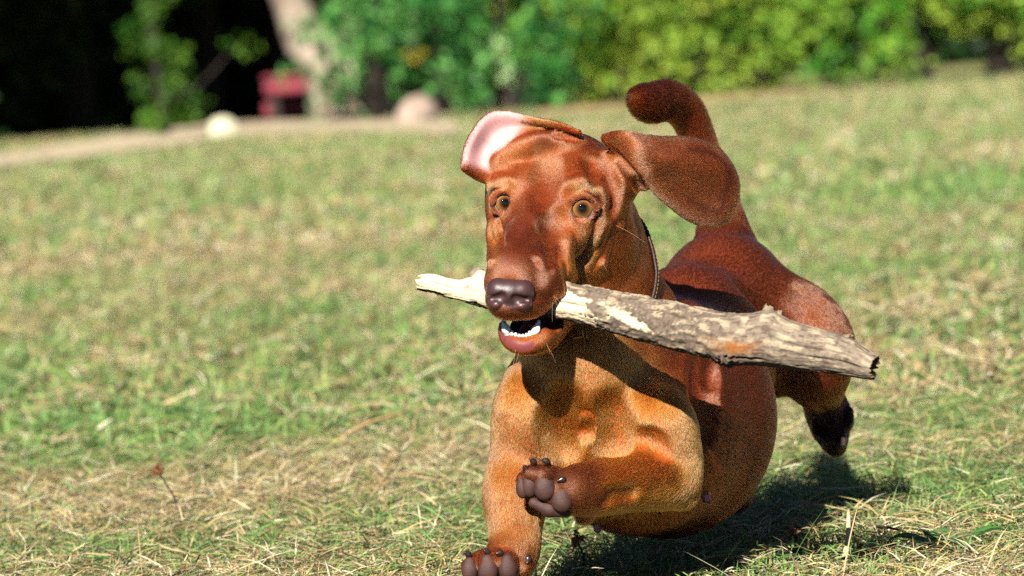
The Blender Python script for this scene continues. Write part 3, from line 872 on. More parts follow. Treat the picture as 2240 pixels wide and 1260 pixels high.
    for (x0, y0, x1, y1, x2, y2, zc) in ((1154, 1036, 1150, 1025, 1146, 1019, -70), (1172, 1022, 1167, 1010, 1160, 1004, -78), (1204, 1024, 1196, 1009, 1184, 1006, -86), (1240, 1058, 1231, 1048, 1220, 1052, -92),
                                         (1030, 1222, 1024, 1212, 1017, 1208, -44), (1070, 1216, 1066, 1207, 1060, 1205, -56), (1102, 1217, 1094, 1209, 1087, 1211, -58), (1154, 1212, 1155, 1222, 1153, 1232, -34)):
        part('claw', [Cp((x0, y0, zc + 14), (x1, y1, zc), 6.5, 6), Cp((x1, y1, zc), (x2, y2, zc - 6), 6, 3)], cm, 0.0006)
    for (x0, y0, x2, y2, zc) in ((1790, 954, 1795, 972, 1055), (1808, 966, 1812, 982, 1045), (1832, 980, 1836, 998, 1055)):
        part('claw', [Cp((x0, y0, zc), (x2, y2, zc - 6), 6, 2)], cm, 0.0008)
    # whiskers
    wr = np.random.default_rng(5)
    hv = bpy.data.hair_curves.new('whisker'); pts = []
    for (x, y, dx, dy, dz, n_) in ((1214, 650, 14, 30, -30, 3), (1080, 640, -40, 20, -30, 2), (1355, 493, 70, 40, -40, 1), (1061, 457, -44, 8, -20, 2), (1317, 576, 40, 10, -60, 1), (1130, 768, -14, 26, -30, 2), (1195, 755, 20, 26, -30, 2), (1078, 600, -24, -30, -40, 1), (1100, 690, -30, 24, -40, 2), (1225, 600, 20, -16, -60, 1)):
        for _ in range(n_):
            a = np.array([x + wr.normal() * 6, y + wr.normal() * 5, 0.0]); a[2] = surf(d, a[0], a[1]) or 0
            if a[2] > 300: continue
            v = np.array([dx, dy, dz]) * wr.uniform(0.6, 1.3) + wr.normal(size=3) * 10
            for t in (0, .35, .7, 1.0):
                pts.append(Vp(*(a + v * t + np.array([0, 10, 0]) * t * t)))
    n_ = len(pts) // 4
    hv.add_curves([4] * n_)
    hv.attributes['position'].data.foreach_set('vector', (v2w(np.array(pts)) - base).astype(np.float32).ravel())
    ra = hv.attributes.get('radius') or hv.attributes.new('radius', 'FLOAT', 'POINT')
    ra.data.foreach_set('value', np.tile([0.00008, 0.00007, 0.00005, 0.00002], n_).astype(np.float32))
    hv.materials.append(plain_mat('whisker', srgb(180, 130, 90), 0.4))
    o = bpy.data.objects.new('whiskers', hv); COL.objects.link(o); o.parent = root; o['kind'] = 'stuff'
    return root, d

# ------------------------------------------------------------------ ground, path
def noise_mix(n, l, vec, scale, detail, c1, c2, lo=0.35, hi=0.65):
    no = n.new('ShaderNodeTexNoise'); no.inputs['Scale'].default_value = scale; no.inputs['Detail'].default_value = detail
    l.new(vec, no.inputs['Vector'])
    mr = n.new('ShaderNodeMapRange'); mr.inputs['From Min'].default_value = lo; mr.inputs['From Max'].default_value = hi
    l.new(no.outputs['Fac'], mr.inputs['Value'])
    mx = n.new('ShaderNodeMix'); mx.data_type = 'RGBA'
    for key, c in (('A', c1), ('B', c2)):
        if hasattr(c, 'is_linked'): l.new(c, mx.inputs[key])
        else: mx.inputs[key].default_value = (*c, 1)
    l.new(mr.outputs['Result'], mx.inputs['Factor'])
    return mx.outputs['Result'], no.outputs['Fac']

def ground_material():
    m, n, l, b = new_mat('turf_soil')
    g = n.new('ShaderNodeNewGeometry'); v = g.outputs['Position']
    c, _ = noise_mix(n, l, v, 1.6, 5, srgb(148, 140, 98), srgb(112, 126, 70))
    c, _ = noise_mix(n, l, v, 0.35, 4, c, srgb(140, 136, 92), 0.45, 0.7)
    c, f = noise_mix(n, l, v, 60, 6, srgb(70, 58, 38), c, 0.25, 0.5)
    l.new(c, b.inputs['Base Color']); b.inputs['Roughness'].default_value = 0.95; b.inputs['Specular IOR Level'].default_value = 0.1
    bp = n.new('ShaderNodeBump'); bp.inputs['Strength'].default_value = 0.8; bp.inputs['Distance'].default_value = 0.02
    l.new(f, bp.inputs['Height']); l.new(bp.outputs['Normal'], b.inputs['Normal'])
    return m

def build_ground():
    X = np.concatenate([[-900, -200, -60], np.linspace(-24, 24, 97), [60, 200, 900]])
    Y = np.concatenate([[-300, -60, -10], np.linspace(-4, 44, 97), [70, 200, 1500]])
    gx, gy = np.meshgrid(X, Y, indexing='ij')
    gz = np.zeros_like(gx)
    V = np.stack([gx, gy, gz], -1).reshape(-1, 3)
    fade = np.clip((V[:, 1] - 6) / 6, 0, 1) * np.clip((26 - V[:, 1]) / 4, 0, 1)
    V[:, 2] += fade * 0.012 * vnoise(np.stack([V[:, 0], V[:, 1], V[:, 0] * 0], 1), 0.5, 3)
    # shallow hollow under the trees behind the bench
    bx, by = BENCH_AT[0], BENCH_AT[1]
    V[:, 2] -= 0.34 * smooth01((V[:, 1] - (by - 1.6)) / 1.0) * smooth01((bx + 2.0 - V[:, 0]) / 1.0) * smooth01((46 - V[:, 1]) / 4)
    nx, ny = len(X), len(Y)
    I = np.arange(nx * ny).reshape(nx, ny)
    F = np.stack([I[:-1, :-1], I[1:, :-1], I[1:, 1:], I[:-1, 1:]], -1).reshape(-1, 4)
    return tag(mesh_obj('ground', V, F, ground_material()), 'sunlit dry lawn sloping gently to the trees', None, kind='structure')

def smooth01(t):
    t = np.clip(t, 0, 1); return t * t * (3 - 2 * t)

BENCH_AT = at(650, 262, ground_depth(650, 262) + 0.6)
build_ground()

def strip(name, edge_near, edge_far, col1, col2, z, label):
    """a flat irregular patch of bare earth given by its near and far edges in photograph pixels"""
    A = [at(x, y, ground_depth(x, y)) for x, y in catmull(np.array(edge_near, float), 30)]
    B = [at(x, y, ground_depth(x, y)) for x, y in catmull(np.array(edge_far, float), 30)]
    V = np.array([p for a, b in zip(A, B) for p in (a, 0.5 * a + 0.5 * b, b)])
    V[:, 2] = z
    F = [[3 * i + k, 3 * i + 3 + k, 3 * i + 4 + k, 3 * i + 1 + k] for i in range(29) for k in (0, 1)]
    m, n, l, b = new_mat(name)
    g = n.new('ShaderNodeNewGeometry')
    c, f = noise_mix(n, l, g.outputs['Position'], 5, 6, col1, col2)
    l.new(c, b.inputs['Base Color']); b.inputs['Roughness'].default_value = 0.95
    bp = n.new('ShaderNodeBump'); bp.inputs['Strength'].default_value = 0.7; bp.inputs['Distance'].default_value = 0.03
    l.new(f, bp.inputs['Height']); l.new(bp.outputs['Normal'], b.inputs['Normal'])
    o = mesh_obj(name, V, F, m)
    tag(o, label, None, kind='structure')
strip('path', [(-420, 432), (0, 372), (260, 338), (520, 302), (760, 292), (1000, 300)], [(-420, 380), (0, 344), (200, 312), (480, 276), (760, 268), (1010, 272)],
      srgb(190, 174, 146), srgb(156, 138, 108), 0.016, 'pale sandy path along the edge of the trees')
strip('bare_earth', [(1180, 262), (1400, 246), (1600, 226), (1800, 210)], [(1180, 246), (1400, 230), (1600, 212), (1800, 199)],
      srgb(176, 140, 104), srgb(150, 132, 86), 0.016, 'strip of bare reddish earth below the bushes')

# ------------------------------------------------------------------ trees, bushes, bench, stones behind the lawn
def leaf_material(name, trans=0.35):
    m, n, l, b = new_mat(name)
    a = n.new('ShaderNodeVertexColor'); a.layer_name = 'Col'
    l.new(a.outputs['Color'], b.inputs['Base Color'])
    b.inputs['Roughness'].default_value = 0.5; b.inputs['Specular IOR Level'].default_value = 0.35
    t = n.new('ShaderNodeBsdfTranslucent'); l.new(a.outputs['Color'], t.inputs['Color'])
    mx = n.new('ShaderNodeMixShader'); mx.inputs[0].default_value = trans
    l.new(b.outputs[0], mx.inputs[1]); l.new(t.outputs[0], mx.inputs[2])
    l.new(mx.outputs[0], n['Material Output'].inputs[0])
    return m
LEAF = leaf_material('leaf')

def bark_material(name, c1, c2, scale=14):
    m, n, l, b = new_mat(name)
    g = n.new('ShaderNodeNewGeometry')
    mp = n.new('ShaderNodeMapping'); mp.inputs['Scale'].default_value = (1, 1, 0.3); l.new(g.outputs['Position'], mp.inputs['Vector'])
    c, f = noise_mix(n, l, mp.outputs[0], scale, 6, c1, c2)
    l.new(c, b.inputs['Base Color']); b.inputs['Roughness'].default_value = 0.9
    bp = n.new('ShaderNodeBump'); bp.inputs['Strength'].default_value = 0.8; bp.inputs['Distance'].default_value = 0.02
    l.new(f, bp.inputs['Height']); l.new(bp.outputs['Normal'], b.inputs['Normal'])
    return m
BARK_DARK = bark_material('dark_bark', srgb(48, 38, 30), srgb(30, 25, 20))
BARK_PALE = bark_material('pale_bark', srgb(160, 146, 130), srgb(108, 92, 76))

def leaf_cards(C, size, r, aspect=0.55, spread=0.35):
    """rhombic, slightly folded leaves at the points C"""
    n = len(C)
    a = r.normal(size=(n, 3)); a[:, 2] -= 0.25; a /= np.linalg.norm(a, axis=1)[:, None]
    b = np.cross(a, r.normal(size=(n, 3))); b /= np.linalg.norm(b, axis=1)[:, None]
    nn = np.cross(a, b)
    s = (size * r.uniform(1 - spread, 1 + spread, n))[:, None]
    V = np.stack([C - a * s * 0.5, C + b * s * aspect * 0.5 + nn * s * 0.08, C + a * s * 0.5, C - b * s * aspect * 0.5 + nn * s * 0.08], 1)
    F = np.arange(4 * n).reshape(n, 4)
    return V.reshape(-1, 3), F

def clump_leaves(clumps, per, size, cols, r):
    """clumps: (centre, radius, tint 0..1)"""
    Cs, Ks = [], []
    for c, rad, t in clumps:
        k = max(8, int(per * (rad / 0.16) ** 2))
        v = r.normal(size=(k, 3)); v /= np.linalg.norm(v, axis=1)[:, None]
        v *= (rad * r.uniform(0.35, 1.0, k) ** 0.6)[:, None]
        Cs.append(np.asarray(c) + v)
        tt = np.clip(t + 0.18 * r.normal(size=k), 0, 1)[:, None]
        Ks.append((cols[0] * (1 - tt) + cols[1] * tt) * r.uniform(0.75, 1.2, k)[:, None])
    C = np.concatenate(Cs); K = np.concatenate(Ks)
    V, F = leaf_cards(C, size, r)
    return V, F, np.repeat(K, 4, axis=0)

def tube(pts, radii, seg=10):
    P = np.asarray(pts, float); n = len(P)
    T = np.gradient(P, axis=0); T /= np.linalg.norm(T, axis=1)[:, None]
    ref = np.array([0.3, 1, 0.2]); V = []
    for p, t, rr in zip(P, T, radii):
        u = np.cross(t, ref); u /= np.linalg.norm(u); w = np.cross(t, u)
        for k in range(seg):
            an = 2 * math.pi * k / seg
            V.append(p + rr * (math.cos(an) * u + math.sin(an) * w))
    F = [[i * seg + k, i * seg + (k + 1) % seg, (i + 1) * seg + (k + 1) % seg, (i + 1) * seg + k] for i in range(n - 1) for k in range(seg)]
    V.append(P[-1] + T[-1] * radii[-1] * 0.6); c = len(V) - 1
    V.append(P[0]); c0 = len(V) - 1
    F += [[(n - 1) * seg + k, (n - 1) * seg + (k + 1) % seg, c, c] for k in range(seg)]
    return np.array(V), F

def tube_mesh(name, chains, mat, parent, base, seg=8):
    V, F, o = [], [], 0
    for pts, rad in chains:
        v, f = tube(pts, rad, seg)
        V.append(v); F += [[i + o for i in q] for q in f]; o += len(v)
    V = np.concatenate(V) - base
    me = bpy.data.meshes.new(name)
    me.from_pydata([tuple(p) for p in V], [], [q if q[2] != q[3] else q[:3] for q in F]); me.update()
    me.polygons.foreach_set('use_smooth', np.ones(len(me.polygons), bool))
    me.materials.append(mat)
    ob = bpy.data.objects.new(name, me); COL.objects.link(ob); ob.parent = parent
    return ob

def bush(base, w, h, dp, nclump, per, size, cols, seed, label, name='bush', cat='bush', group=None, rad=(0.1, 0.22), low=0.05):
    r = np.random.default_rng(seed)
    base = np.array(base, float)
    root = empty(name, base); tag(root, label, cat, group)
    cl = []
    lobes = [(r.uniform(-0.32, 0.32) * w, r.uniform(-0.3, 0.2) * dp, r.uniform(0.12, 0.62) * h, r.uniform(0.16, 0.3)) for _ in range(10)]
    while len(cl) < nclump:
        lx, ly, lz, lr = lobes[r.integers(len(lobes))]
        v = r.normal(size=3); v /= np.linalg.norm(v)
        p = np.array([lx + v[0] * lr * w, ly + v[1] * lr * dp, lz + v[2] * lr * h * 0.9]) * (1 + 0.08 * r.normal())
        if p[2] < low or p[2] > h * 1.1: continue
        cl.append((p, r.uniform(*rad), np.clip(0.45 + 0.5 * r.normal(), 0, 1)))
    V, F, K = clump_leaves(cl, per, size, cols, r)
    mesh_obj('foliage', V, F, LEAF, root, smooth=False, cols=K)
    chains = []
    for i in range(5):
        lx, ly, lz, lr = lobes[i]
        p0 = np.array([r.uniform(-0.06, 0.06) * w, r.uniform(-0.05, 0.05), -0.03])
        p2 = np.array([lx, ly, lz]); p1 = 0.5 * (p0 + p2) + r.normal(size=3) * 0.08
        chains.append((catmull([p0, p1, p2], 7), np.linspace(0.035, 0.008, 7)))
    tube_mesh('stem', chains, BARK_DARK, root, np.zeros(3))
    return root

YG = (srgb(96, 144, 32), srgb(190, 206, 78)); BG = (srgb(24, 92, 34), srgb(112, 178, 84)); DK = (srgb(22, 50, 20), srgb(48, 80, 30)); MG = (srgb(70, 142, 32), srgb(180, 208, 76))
def gp(px, py, extra=0.0):
    p = at(px, py, ground_depth(px, py)); u = p - CAMLOC; u[2] = 0; u /= np.linalg.norm(u)
    p = p + u * extra; p[2] = 0.0
    return p

# sunlit yellow-green bushes along the right edge of the lawn
right_bushes = [(1330, 236, 'leftmost of the yellow-green bushes, low boughs over dark hollow', 1.5, 1.5, YG), (1500, 224, 'yellow-green bush right behind the curled tail of the dog', 1.5, 1.8, YG),
                (1660, 212, 'bright bush with dark gaps right of the curled tail', 1.5, 1.9, MG), (1830, 200, 'bright green bush fourth from the right edge of the picture', 1.6, 1.8, MG),
                (2010, 186, 'broad bush third from the right edge with shaded foot', 1.6, 1.9, MG), (2180, 174, 'bush second from the right edge of the picture', 1.6, 1.8, MG), (2330, 163, 'bush cut off by the right edge of the picture', 1.6, 1.8, MG)]
for i, (x, y, lab, w, h, c) in enumerate(right_bushes):
    bush(gp(x, y, 0.9), w * 0.72, h, 1.3, 40, 64, 0.055, c, 40 + i, lab, group='bushes along the right edge of the lawn', rad=(0.14, 0.26))
# taller, deeper-green shrubs in the middle
for i, (x, y, ex, w, h, lab) in enumerate(((830, 268, 0.9, 0.8, 1.6, 'dark green shrub beside the pale gnarled tree trunk'), (980, 262, 1.2, 1.0, 1.9, 'deep green shrub behind the pale boulder'),
                                           (1130, 252, 1.0, 1.0, 1.9, 'bluish green shrub above the left ear of the dog'), (1235, 246, 1.6, 0.9, 2.1, 'deep green shrub between the bluish and the yellow-green bushes'))):
    bush(gp(x, y, ex), w, h, 1.0, 36, 46, 0.065, BG, 80 + i, lab, group='deep green shrubs in the middle of the background', rad=(0.12, 0.22))
# lit shrub standing alone before the dark wood
r = np.random.default_rng(91)
b0 = gp(365, 300, 0.2); dl = ground_depth(365, 300)
root = empty('shrub', b0); tag(root, 'sunlit shrub with light green leaves before the dark wood', 'shrub')
cl = []
for (x, y, rd, n_) in ((320, 15, 36, 5), (345, -60, 50, 6), (310, 40, 34, 5), (295, 85, 24, 3), (330, 110, 30, 4), (372, 118, 26, 3), (345, 130, 26, 3), (385, 160, 26, 4), (318, 190, 20, 3), (360, 225, 22, 3), (418, 228, 18, 3), (345, 258, 28, 4), (330, 275, 22, 3), (545, 100, 10, 1), (500, 85, 8, 1), (330, -140, 60, 8)):
    for k in range(n_):
        p = at(x + r.normal() * rd * 0.6, y + r.normal() * rd * 0.6, dl + r.normal() * 0.12) - b0
        cl.append((p, r.uniform(0.05, 0.1), np.clip(0.45 + 0.3 * r.normal(), 0, 1)))
V, F, K = clump_leaves(cl, 60, 0.045, (srgb(36, 84, 14), srgb(98, 140, 40)), r)
mesh_obj('foliage', V, F, LEAF, root, smooth=False, cols=K)
tube_mesh('stem', [(catmull([np.array([0, 0, -0.03]), at(350, 200, dl) - b0, at(330, 60, dl) - b0, at(335, -120, dl) - b0], 12), np.linspace(0.03, 0.01, 12)), (catmull([at(352, 215, dl) - b0, at(420, 200, dl) - b0, at(520, 95, dl) - b0], 8), np.linspace(0.012, 0.004, 8))], BARK_DARK, root, np.zeros(3))

# dark wood on the left: tall trees whose low crowns shade everything beneath them
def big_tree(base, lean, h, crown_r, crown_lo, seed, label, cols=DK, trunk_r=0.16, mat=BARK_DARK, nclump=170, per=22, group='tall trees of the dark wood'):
    r = np.random.default_rng(seed); base = np.array(base, float)
    root = empty('tree', base); tag(root, label, 'tree', group)
    top = np.array([lean[0], lean[1], h * 0.8])
    tp = catmull([np.array([0, 0, -0.4]), np.array([lean[0] * 0.15, lean[1] * 0.15, h * 0.25]), top * 0.65, top], 14)
    chains = [(tp, np.linspace(trunk_r, trunk_r * 0.25, 14))]
    for k in range(6):
        a = tp[6 + k]; an = r.uniform(0, 6.28)
        e = a + np.array([math.cos(an) * crown_r * 0.7, math.sin(an) * crown_r * 0.7, r.uniform(0.2, 0.9)])
        chains.append((catmull([a, 0.5 * (a + e) + [0, 0, 0.2], e], 6), np.linspace(trunk_r * 0.4, 0.015, 6)))
    tube_mesh('trunk', chains, mat, root, np.zeros(3), 10)
    cl = []
    cz = (crown_lo + h) / 2
    while len(cl) < nclump:
        v = r.normal(size=3); v /= np.linalg.norm(v); v *= r.uniform(0.45, 1.0)
        p = np.array([top[0] * 0.6 + v[0] * crown_r, top[1] * 0.6 + v[1] * crown_r, cz + v[2] * (h - crown_lo) / 2])
        cl.append((p, r.uniform(0.3, 0.5), np.clip(0.5 + 0.3 * r.normal(), 0, 1)))
    for k in range(60):                       # a closed skirt of drooping boughs round the crown's foot
        an = r.uniform(0, 6.28); q = r.uniform(0.2, 1.0) ** 0.5
        cl.append((np.array([math.cos(an) * crown_r * q, math.sin(an) * crown_r * q, crown_lo + r.uniform(0.2, 0.6)]), r.uniform(0.3, 0.45), 0.4))
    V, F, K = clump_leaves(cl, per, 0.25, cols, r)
    mesh_obj('crown', V, F, LEAF, root, smooth=False, cols=K)
    return root
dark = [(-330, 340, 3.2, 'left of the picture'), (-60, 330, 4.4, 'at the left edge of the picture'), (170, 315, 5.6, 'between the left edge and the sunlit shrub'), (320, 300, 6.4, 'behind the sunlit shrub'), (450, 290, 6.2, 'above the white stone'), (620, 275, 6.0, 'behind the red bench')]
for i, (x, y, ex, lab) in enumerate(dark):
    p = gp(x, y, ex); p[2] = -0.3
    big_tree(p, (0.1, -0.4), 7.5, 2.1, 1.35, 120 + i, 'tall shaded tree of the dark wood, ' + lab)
r = np.random.default_rng(140)
# shaded undergrowth below those trees, and the leafy mass that closes the view
def mass(name, pts, rad, per, size, cols, seed, label):
    r = np.random.default_rng(seed)
    cl = [(p, r.uniform(*rad), np.clip(0.4 + 0.3 * r.normal(), 0, 1)) for p in pts]
    V, F, K = clump_leaves(cl, per, size, cols, r)
    tag(mesh_obj(name, V, F, LEAF, None, smooth=False, cols=K), label, 'undergrowth', kind='stuff')
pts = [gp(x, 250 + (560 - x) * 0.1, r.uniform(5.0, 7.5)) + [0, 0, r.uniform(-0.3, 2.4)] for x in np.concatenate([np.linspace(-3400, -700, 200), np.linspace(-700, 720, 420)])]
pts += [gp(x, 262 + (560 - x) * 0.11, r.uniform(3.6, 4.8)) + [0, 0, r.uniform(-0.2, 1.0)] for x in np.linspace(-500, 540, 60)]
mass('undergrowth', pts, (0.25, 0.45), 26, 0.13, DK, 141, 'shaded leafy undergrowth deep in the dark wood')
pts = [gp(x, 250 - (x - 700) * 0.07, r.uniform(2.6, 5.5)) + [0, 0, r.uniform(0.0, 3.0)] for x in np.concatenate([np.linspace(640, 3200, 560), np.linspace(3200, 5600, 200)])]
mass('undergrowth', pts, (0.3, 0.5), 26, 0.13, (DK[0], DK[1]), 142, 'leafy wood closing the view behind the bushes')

# the gnarled pale tree in the middle
pb = gp(735, 268, 0.0); dp = ground_depth(735, 268)
root = empty('tree', pb); tag(root, 'pale gnarled tree with a trunk leaning left and a leafy foot', 'tree')
A = lambda x, y, dz=0.0: at(x, y, dp + dz) - pb
ch = [(catmull([A(752, 275), A(735, 205), A(705, 130), A(668, 70), A(622, -30), A(600, -150)], 22), np.linspace(0.2, 0.07, 22)),
      (catmull([A(735, 270, -0.05), A(760, 180, -0.1), A(800, 140, -0.1), A(868, 85, 0.0), A(900, -60, 0.1)], 18), np.linspace(0.18, 0.07, 18)),
      (catmull([A(700, 272, -0.1), A(715, 240, -0.1), A(740, 190, -0.02)], 8), np.linspace(0.05, 0.09, 8)),
      (catmull([A(790, 272, -0.05), A(770, 240, -0.06), A(750, 190, 0.0)], 8), np.linspace(0.05, 0.08, 8)),
      (catmull([A(705, 130), A(760, 60, 0.1), A(790, -60, 0.2)], 8), np.linspace(0.06, 0.04, 8))]
for pts_, rad_ in ch:
    pts_ += 0.012 * np.random.default_rng(3).normal(size=pts_.shape)
tube_mesh('trunk', ch, BARK_PALE, root, np.zeros(3), 12)
r = np.random.default_rng(17); cl = []
for (x, y, rd, n_, dz) in ((652, 150, 14, 3, -.1), (640, 50, 12, 2, -.1), (800, 40, 36, 9, 0), (735, 10, 26, 4, .1), (810, 205, 26, 5, -.25), (855, 190, 24, 5, -.25), (690, 225, 12, 2, -.25), (765, 85, 16, 2, -.1), (930, 60, 34, 7, 0), (830, 90, 20, 4, -.1), (840, -70, 80, 20, 0), (690, -80, 60, 14, 0), (880, 240, 16, 3, -.3)):
    for k in range(n_):
        cl.append((A(x + r.normal() * rd * .6, y + r.normal() * rd * .6, dz + r.normal() * .06), r.uniform(.05, .1), np.clip(.4 + .3 * r.normal(), 0, 1)))
V, F, K = clump_leaves(cl, 50, 0.05, (srgb(36, 116, 44), srgb(120, 178, 96)), r)
mesh_obj('crown', V, F, LEAF, root, smooth=False, cols=K)
# yellowing sprig and the pale hanging sprig
def sprig(name, pix, cols, rad, depth_off, label, seed):
    r = np.random.default_rng(seed); dq = ground_depth(pix[0][0], 262) + depth_off
    top = at(pix[0][0], pix[0][1], dq); root = empty(name, top); tag(root, label, 'sprig')
    cl = [(at(x, y, dq) - top, rad * s, 0.5) for x, y, s in pix]
    V, F, K = clump_leaves(cl, 110, 0.05, cols, r)
    mesh_obj('foliage', V, F, LEAF, root, smooth=False, cols=K)
    tube_mesh('stem', [(catmull([at(pix[0][0] + 6, pix[0][1] - 160, dq + .3) - top, at(pix[0][0], pix[0][1] - 20, dq) - top] + [at(x, y, dq) - top for x, y, s in pix], 12), np.linspace(0.01, 0.003, 12))], BARK_DARK, root, np.zeros(3), 6)
sprig('hanging_sprig', [(1092, 88, 1), (1098, 128, .8), (1102, 156, 1), (1106, 178, .8)], (srgb(170, 216, 130), srgb(210, 238, 176)), 0.05, -0.5, 'pale green sprig hanging in front of the deep green shrubs', 5)
sprig('yellow_sprig', [(905, 122, 1), (922, 118, .7)], (srgb(196, 170, 40), srgb(214, 190, 80)), 0.045, -0.1, 'yellowing sprig above the boulder', 6)

# stones
def stone(px, py, wpx, hpx, col, seed, label, name='stone', ex=0.0):
    r = np.random.default_rng(seed); p = gp(px, py, ex); dd = ground_depth(px, py)
    s = wpx * dd / FPX / 2; h = hpx * dd / FPX
    bm = bmesh.new(); bmesh.ops.create_icosphere(bm, subdivisions=4, radius=1)
    co = np.array([v.co for v in bm.verts])
    n = 1 + 0.42 * vnoise(co, 1.3, seed) + 0.1 * vnoise(co, 4, seed + 1)
    for v, k in zip(bm.verts, n):
        q = v.co * k
        v.co = Vector((q.x * s, q.y * s * 0.85, max(q.z, -0.35) * h * 0.74 + h * 0.2))
    me = bpy.data.meshes.new(name); bm.to_mesh(me); bm.free()
    me.polygons.foreach_set('use_smooth', np.ones(len(me.polygons), bool))
    me.materials.append(bark_material(name, srgb(*col), srgb(*[int(c * .78) for c in col]), 9))
    o = bpy.data.objects.new(name, me); COL.objects.link(o); o.location = p
    tag(o, label, 'stone')
stone(495, 302, 62, 42, (196, 192, 160), 3, 'small whitish stone beside the sandy path')
stone(910, 264, 92, 52, (168, 146, 130), 5, 'pale rounded boulder at the foot of the green shrubs', 'boulder')
stone(752, 266, 52, 34, (180, 164, 146), 7, 'pale stone at the foot of the gnarled tree')
stone(874, 90, 50, 44, (214, 204, 196), 9, 'x') if False else None

# red table
def table():
    base = np.array(BENCH_AT); base[2] = -0.34
    root = empty('table', base); tag(root, 'low red wooden table half hidden behind the gnarled tree', 'table')
    m, n, l, b = new_mat('red_paint'); g = n.new('ShaderNodeNewGeometry')
    c, f = noise_mix(n, l, g.outputs['Position'], 12, 5, srgb(140, 30, 54), srgb(104, 22, 38)); l.new(c, b.inputs['Base Color']); b.inputs['Roughness'].default_value = 0.5
    def box(name, x0, x1, y0, y1, z0, z1, bev=0.008):
        bm = bmesh.new(); bmesh.ops.create_cube(bm, size=1)
        for v in bm.verts: v.co = Vector(((v.co.x + .5) * (x1 - x0) + x0, (v.co.y + .5) * (y1 - y0) + y0, (v.co.z + .5) * (z1 - z0) + z0))
        bmesh.ops.bevel(bm, geom=list(bm.edges), offset=bev, segments=2, affect='EDGES')
        me = bpy.data.meshes.new(name); bm.to_mesh(me); bm.free(); me.materials.append(BARK_DARK if name == 'leg' else m)  # legs take the dark bark colour to stand in for shade under the table
        o = bpy.data.objects.new(name, me); COL.objects.link(o); o.parent = root
    L, R = -0.2, 0.3
    box('apron', L, R, 0.0, 0.03, 0.51, 0.60, 0.012)
    for k in range(4): box('plank', L - 0.01, R + 0.01, -0.02 + k * 0.135, 0.11 + k * 0.135, 0.603, 0.63)
    box('stretcher', L - 0.03, R, 0.36, 0.40, 0.365, 0.45)
    for x in (L + 0.03, R - 0.1):
        box('leg', x, x + 0.06, 0.035, 0.095, 0.0, 0.598); box('leg', x, x + 0.06, 0.405, 0.465, 0.0, 0.598)
table()

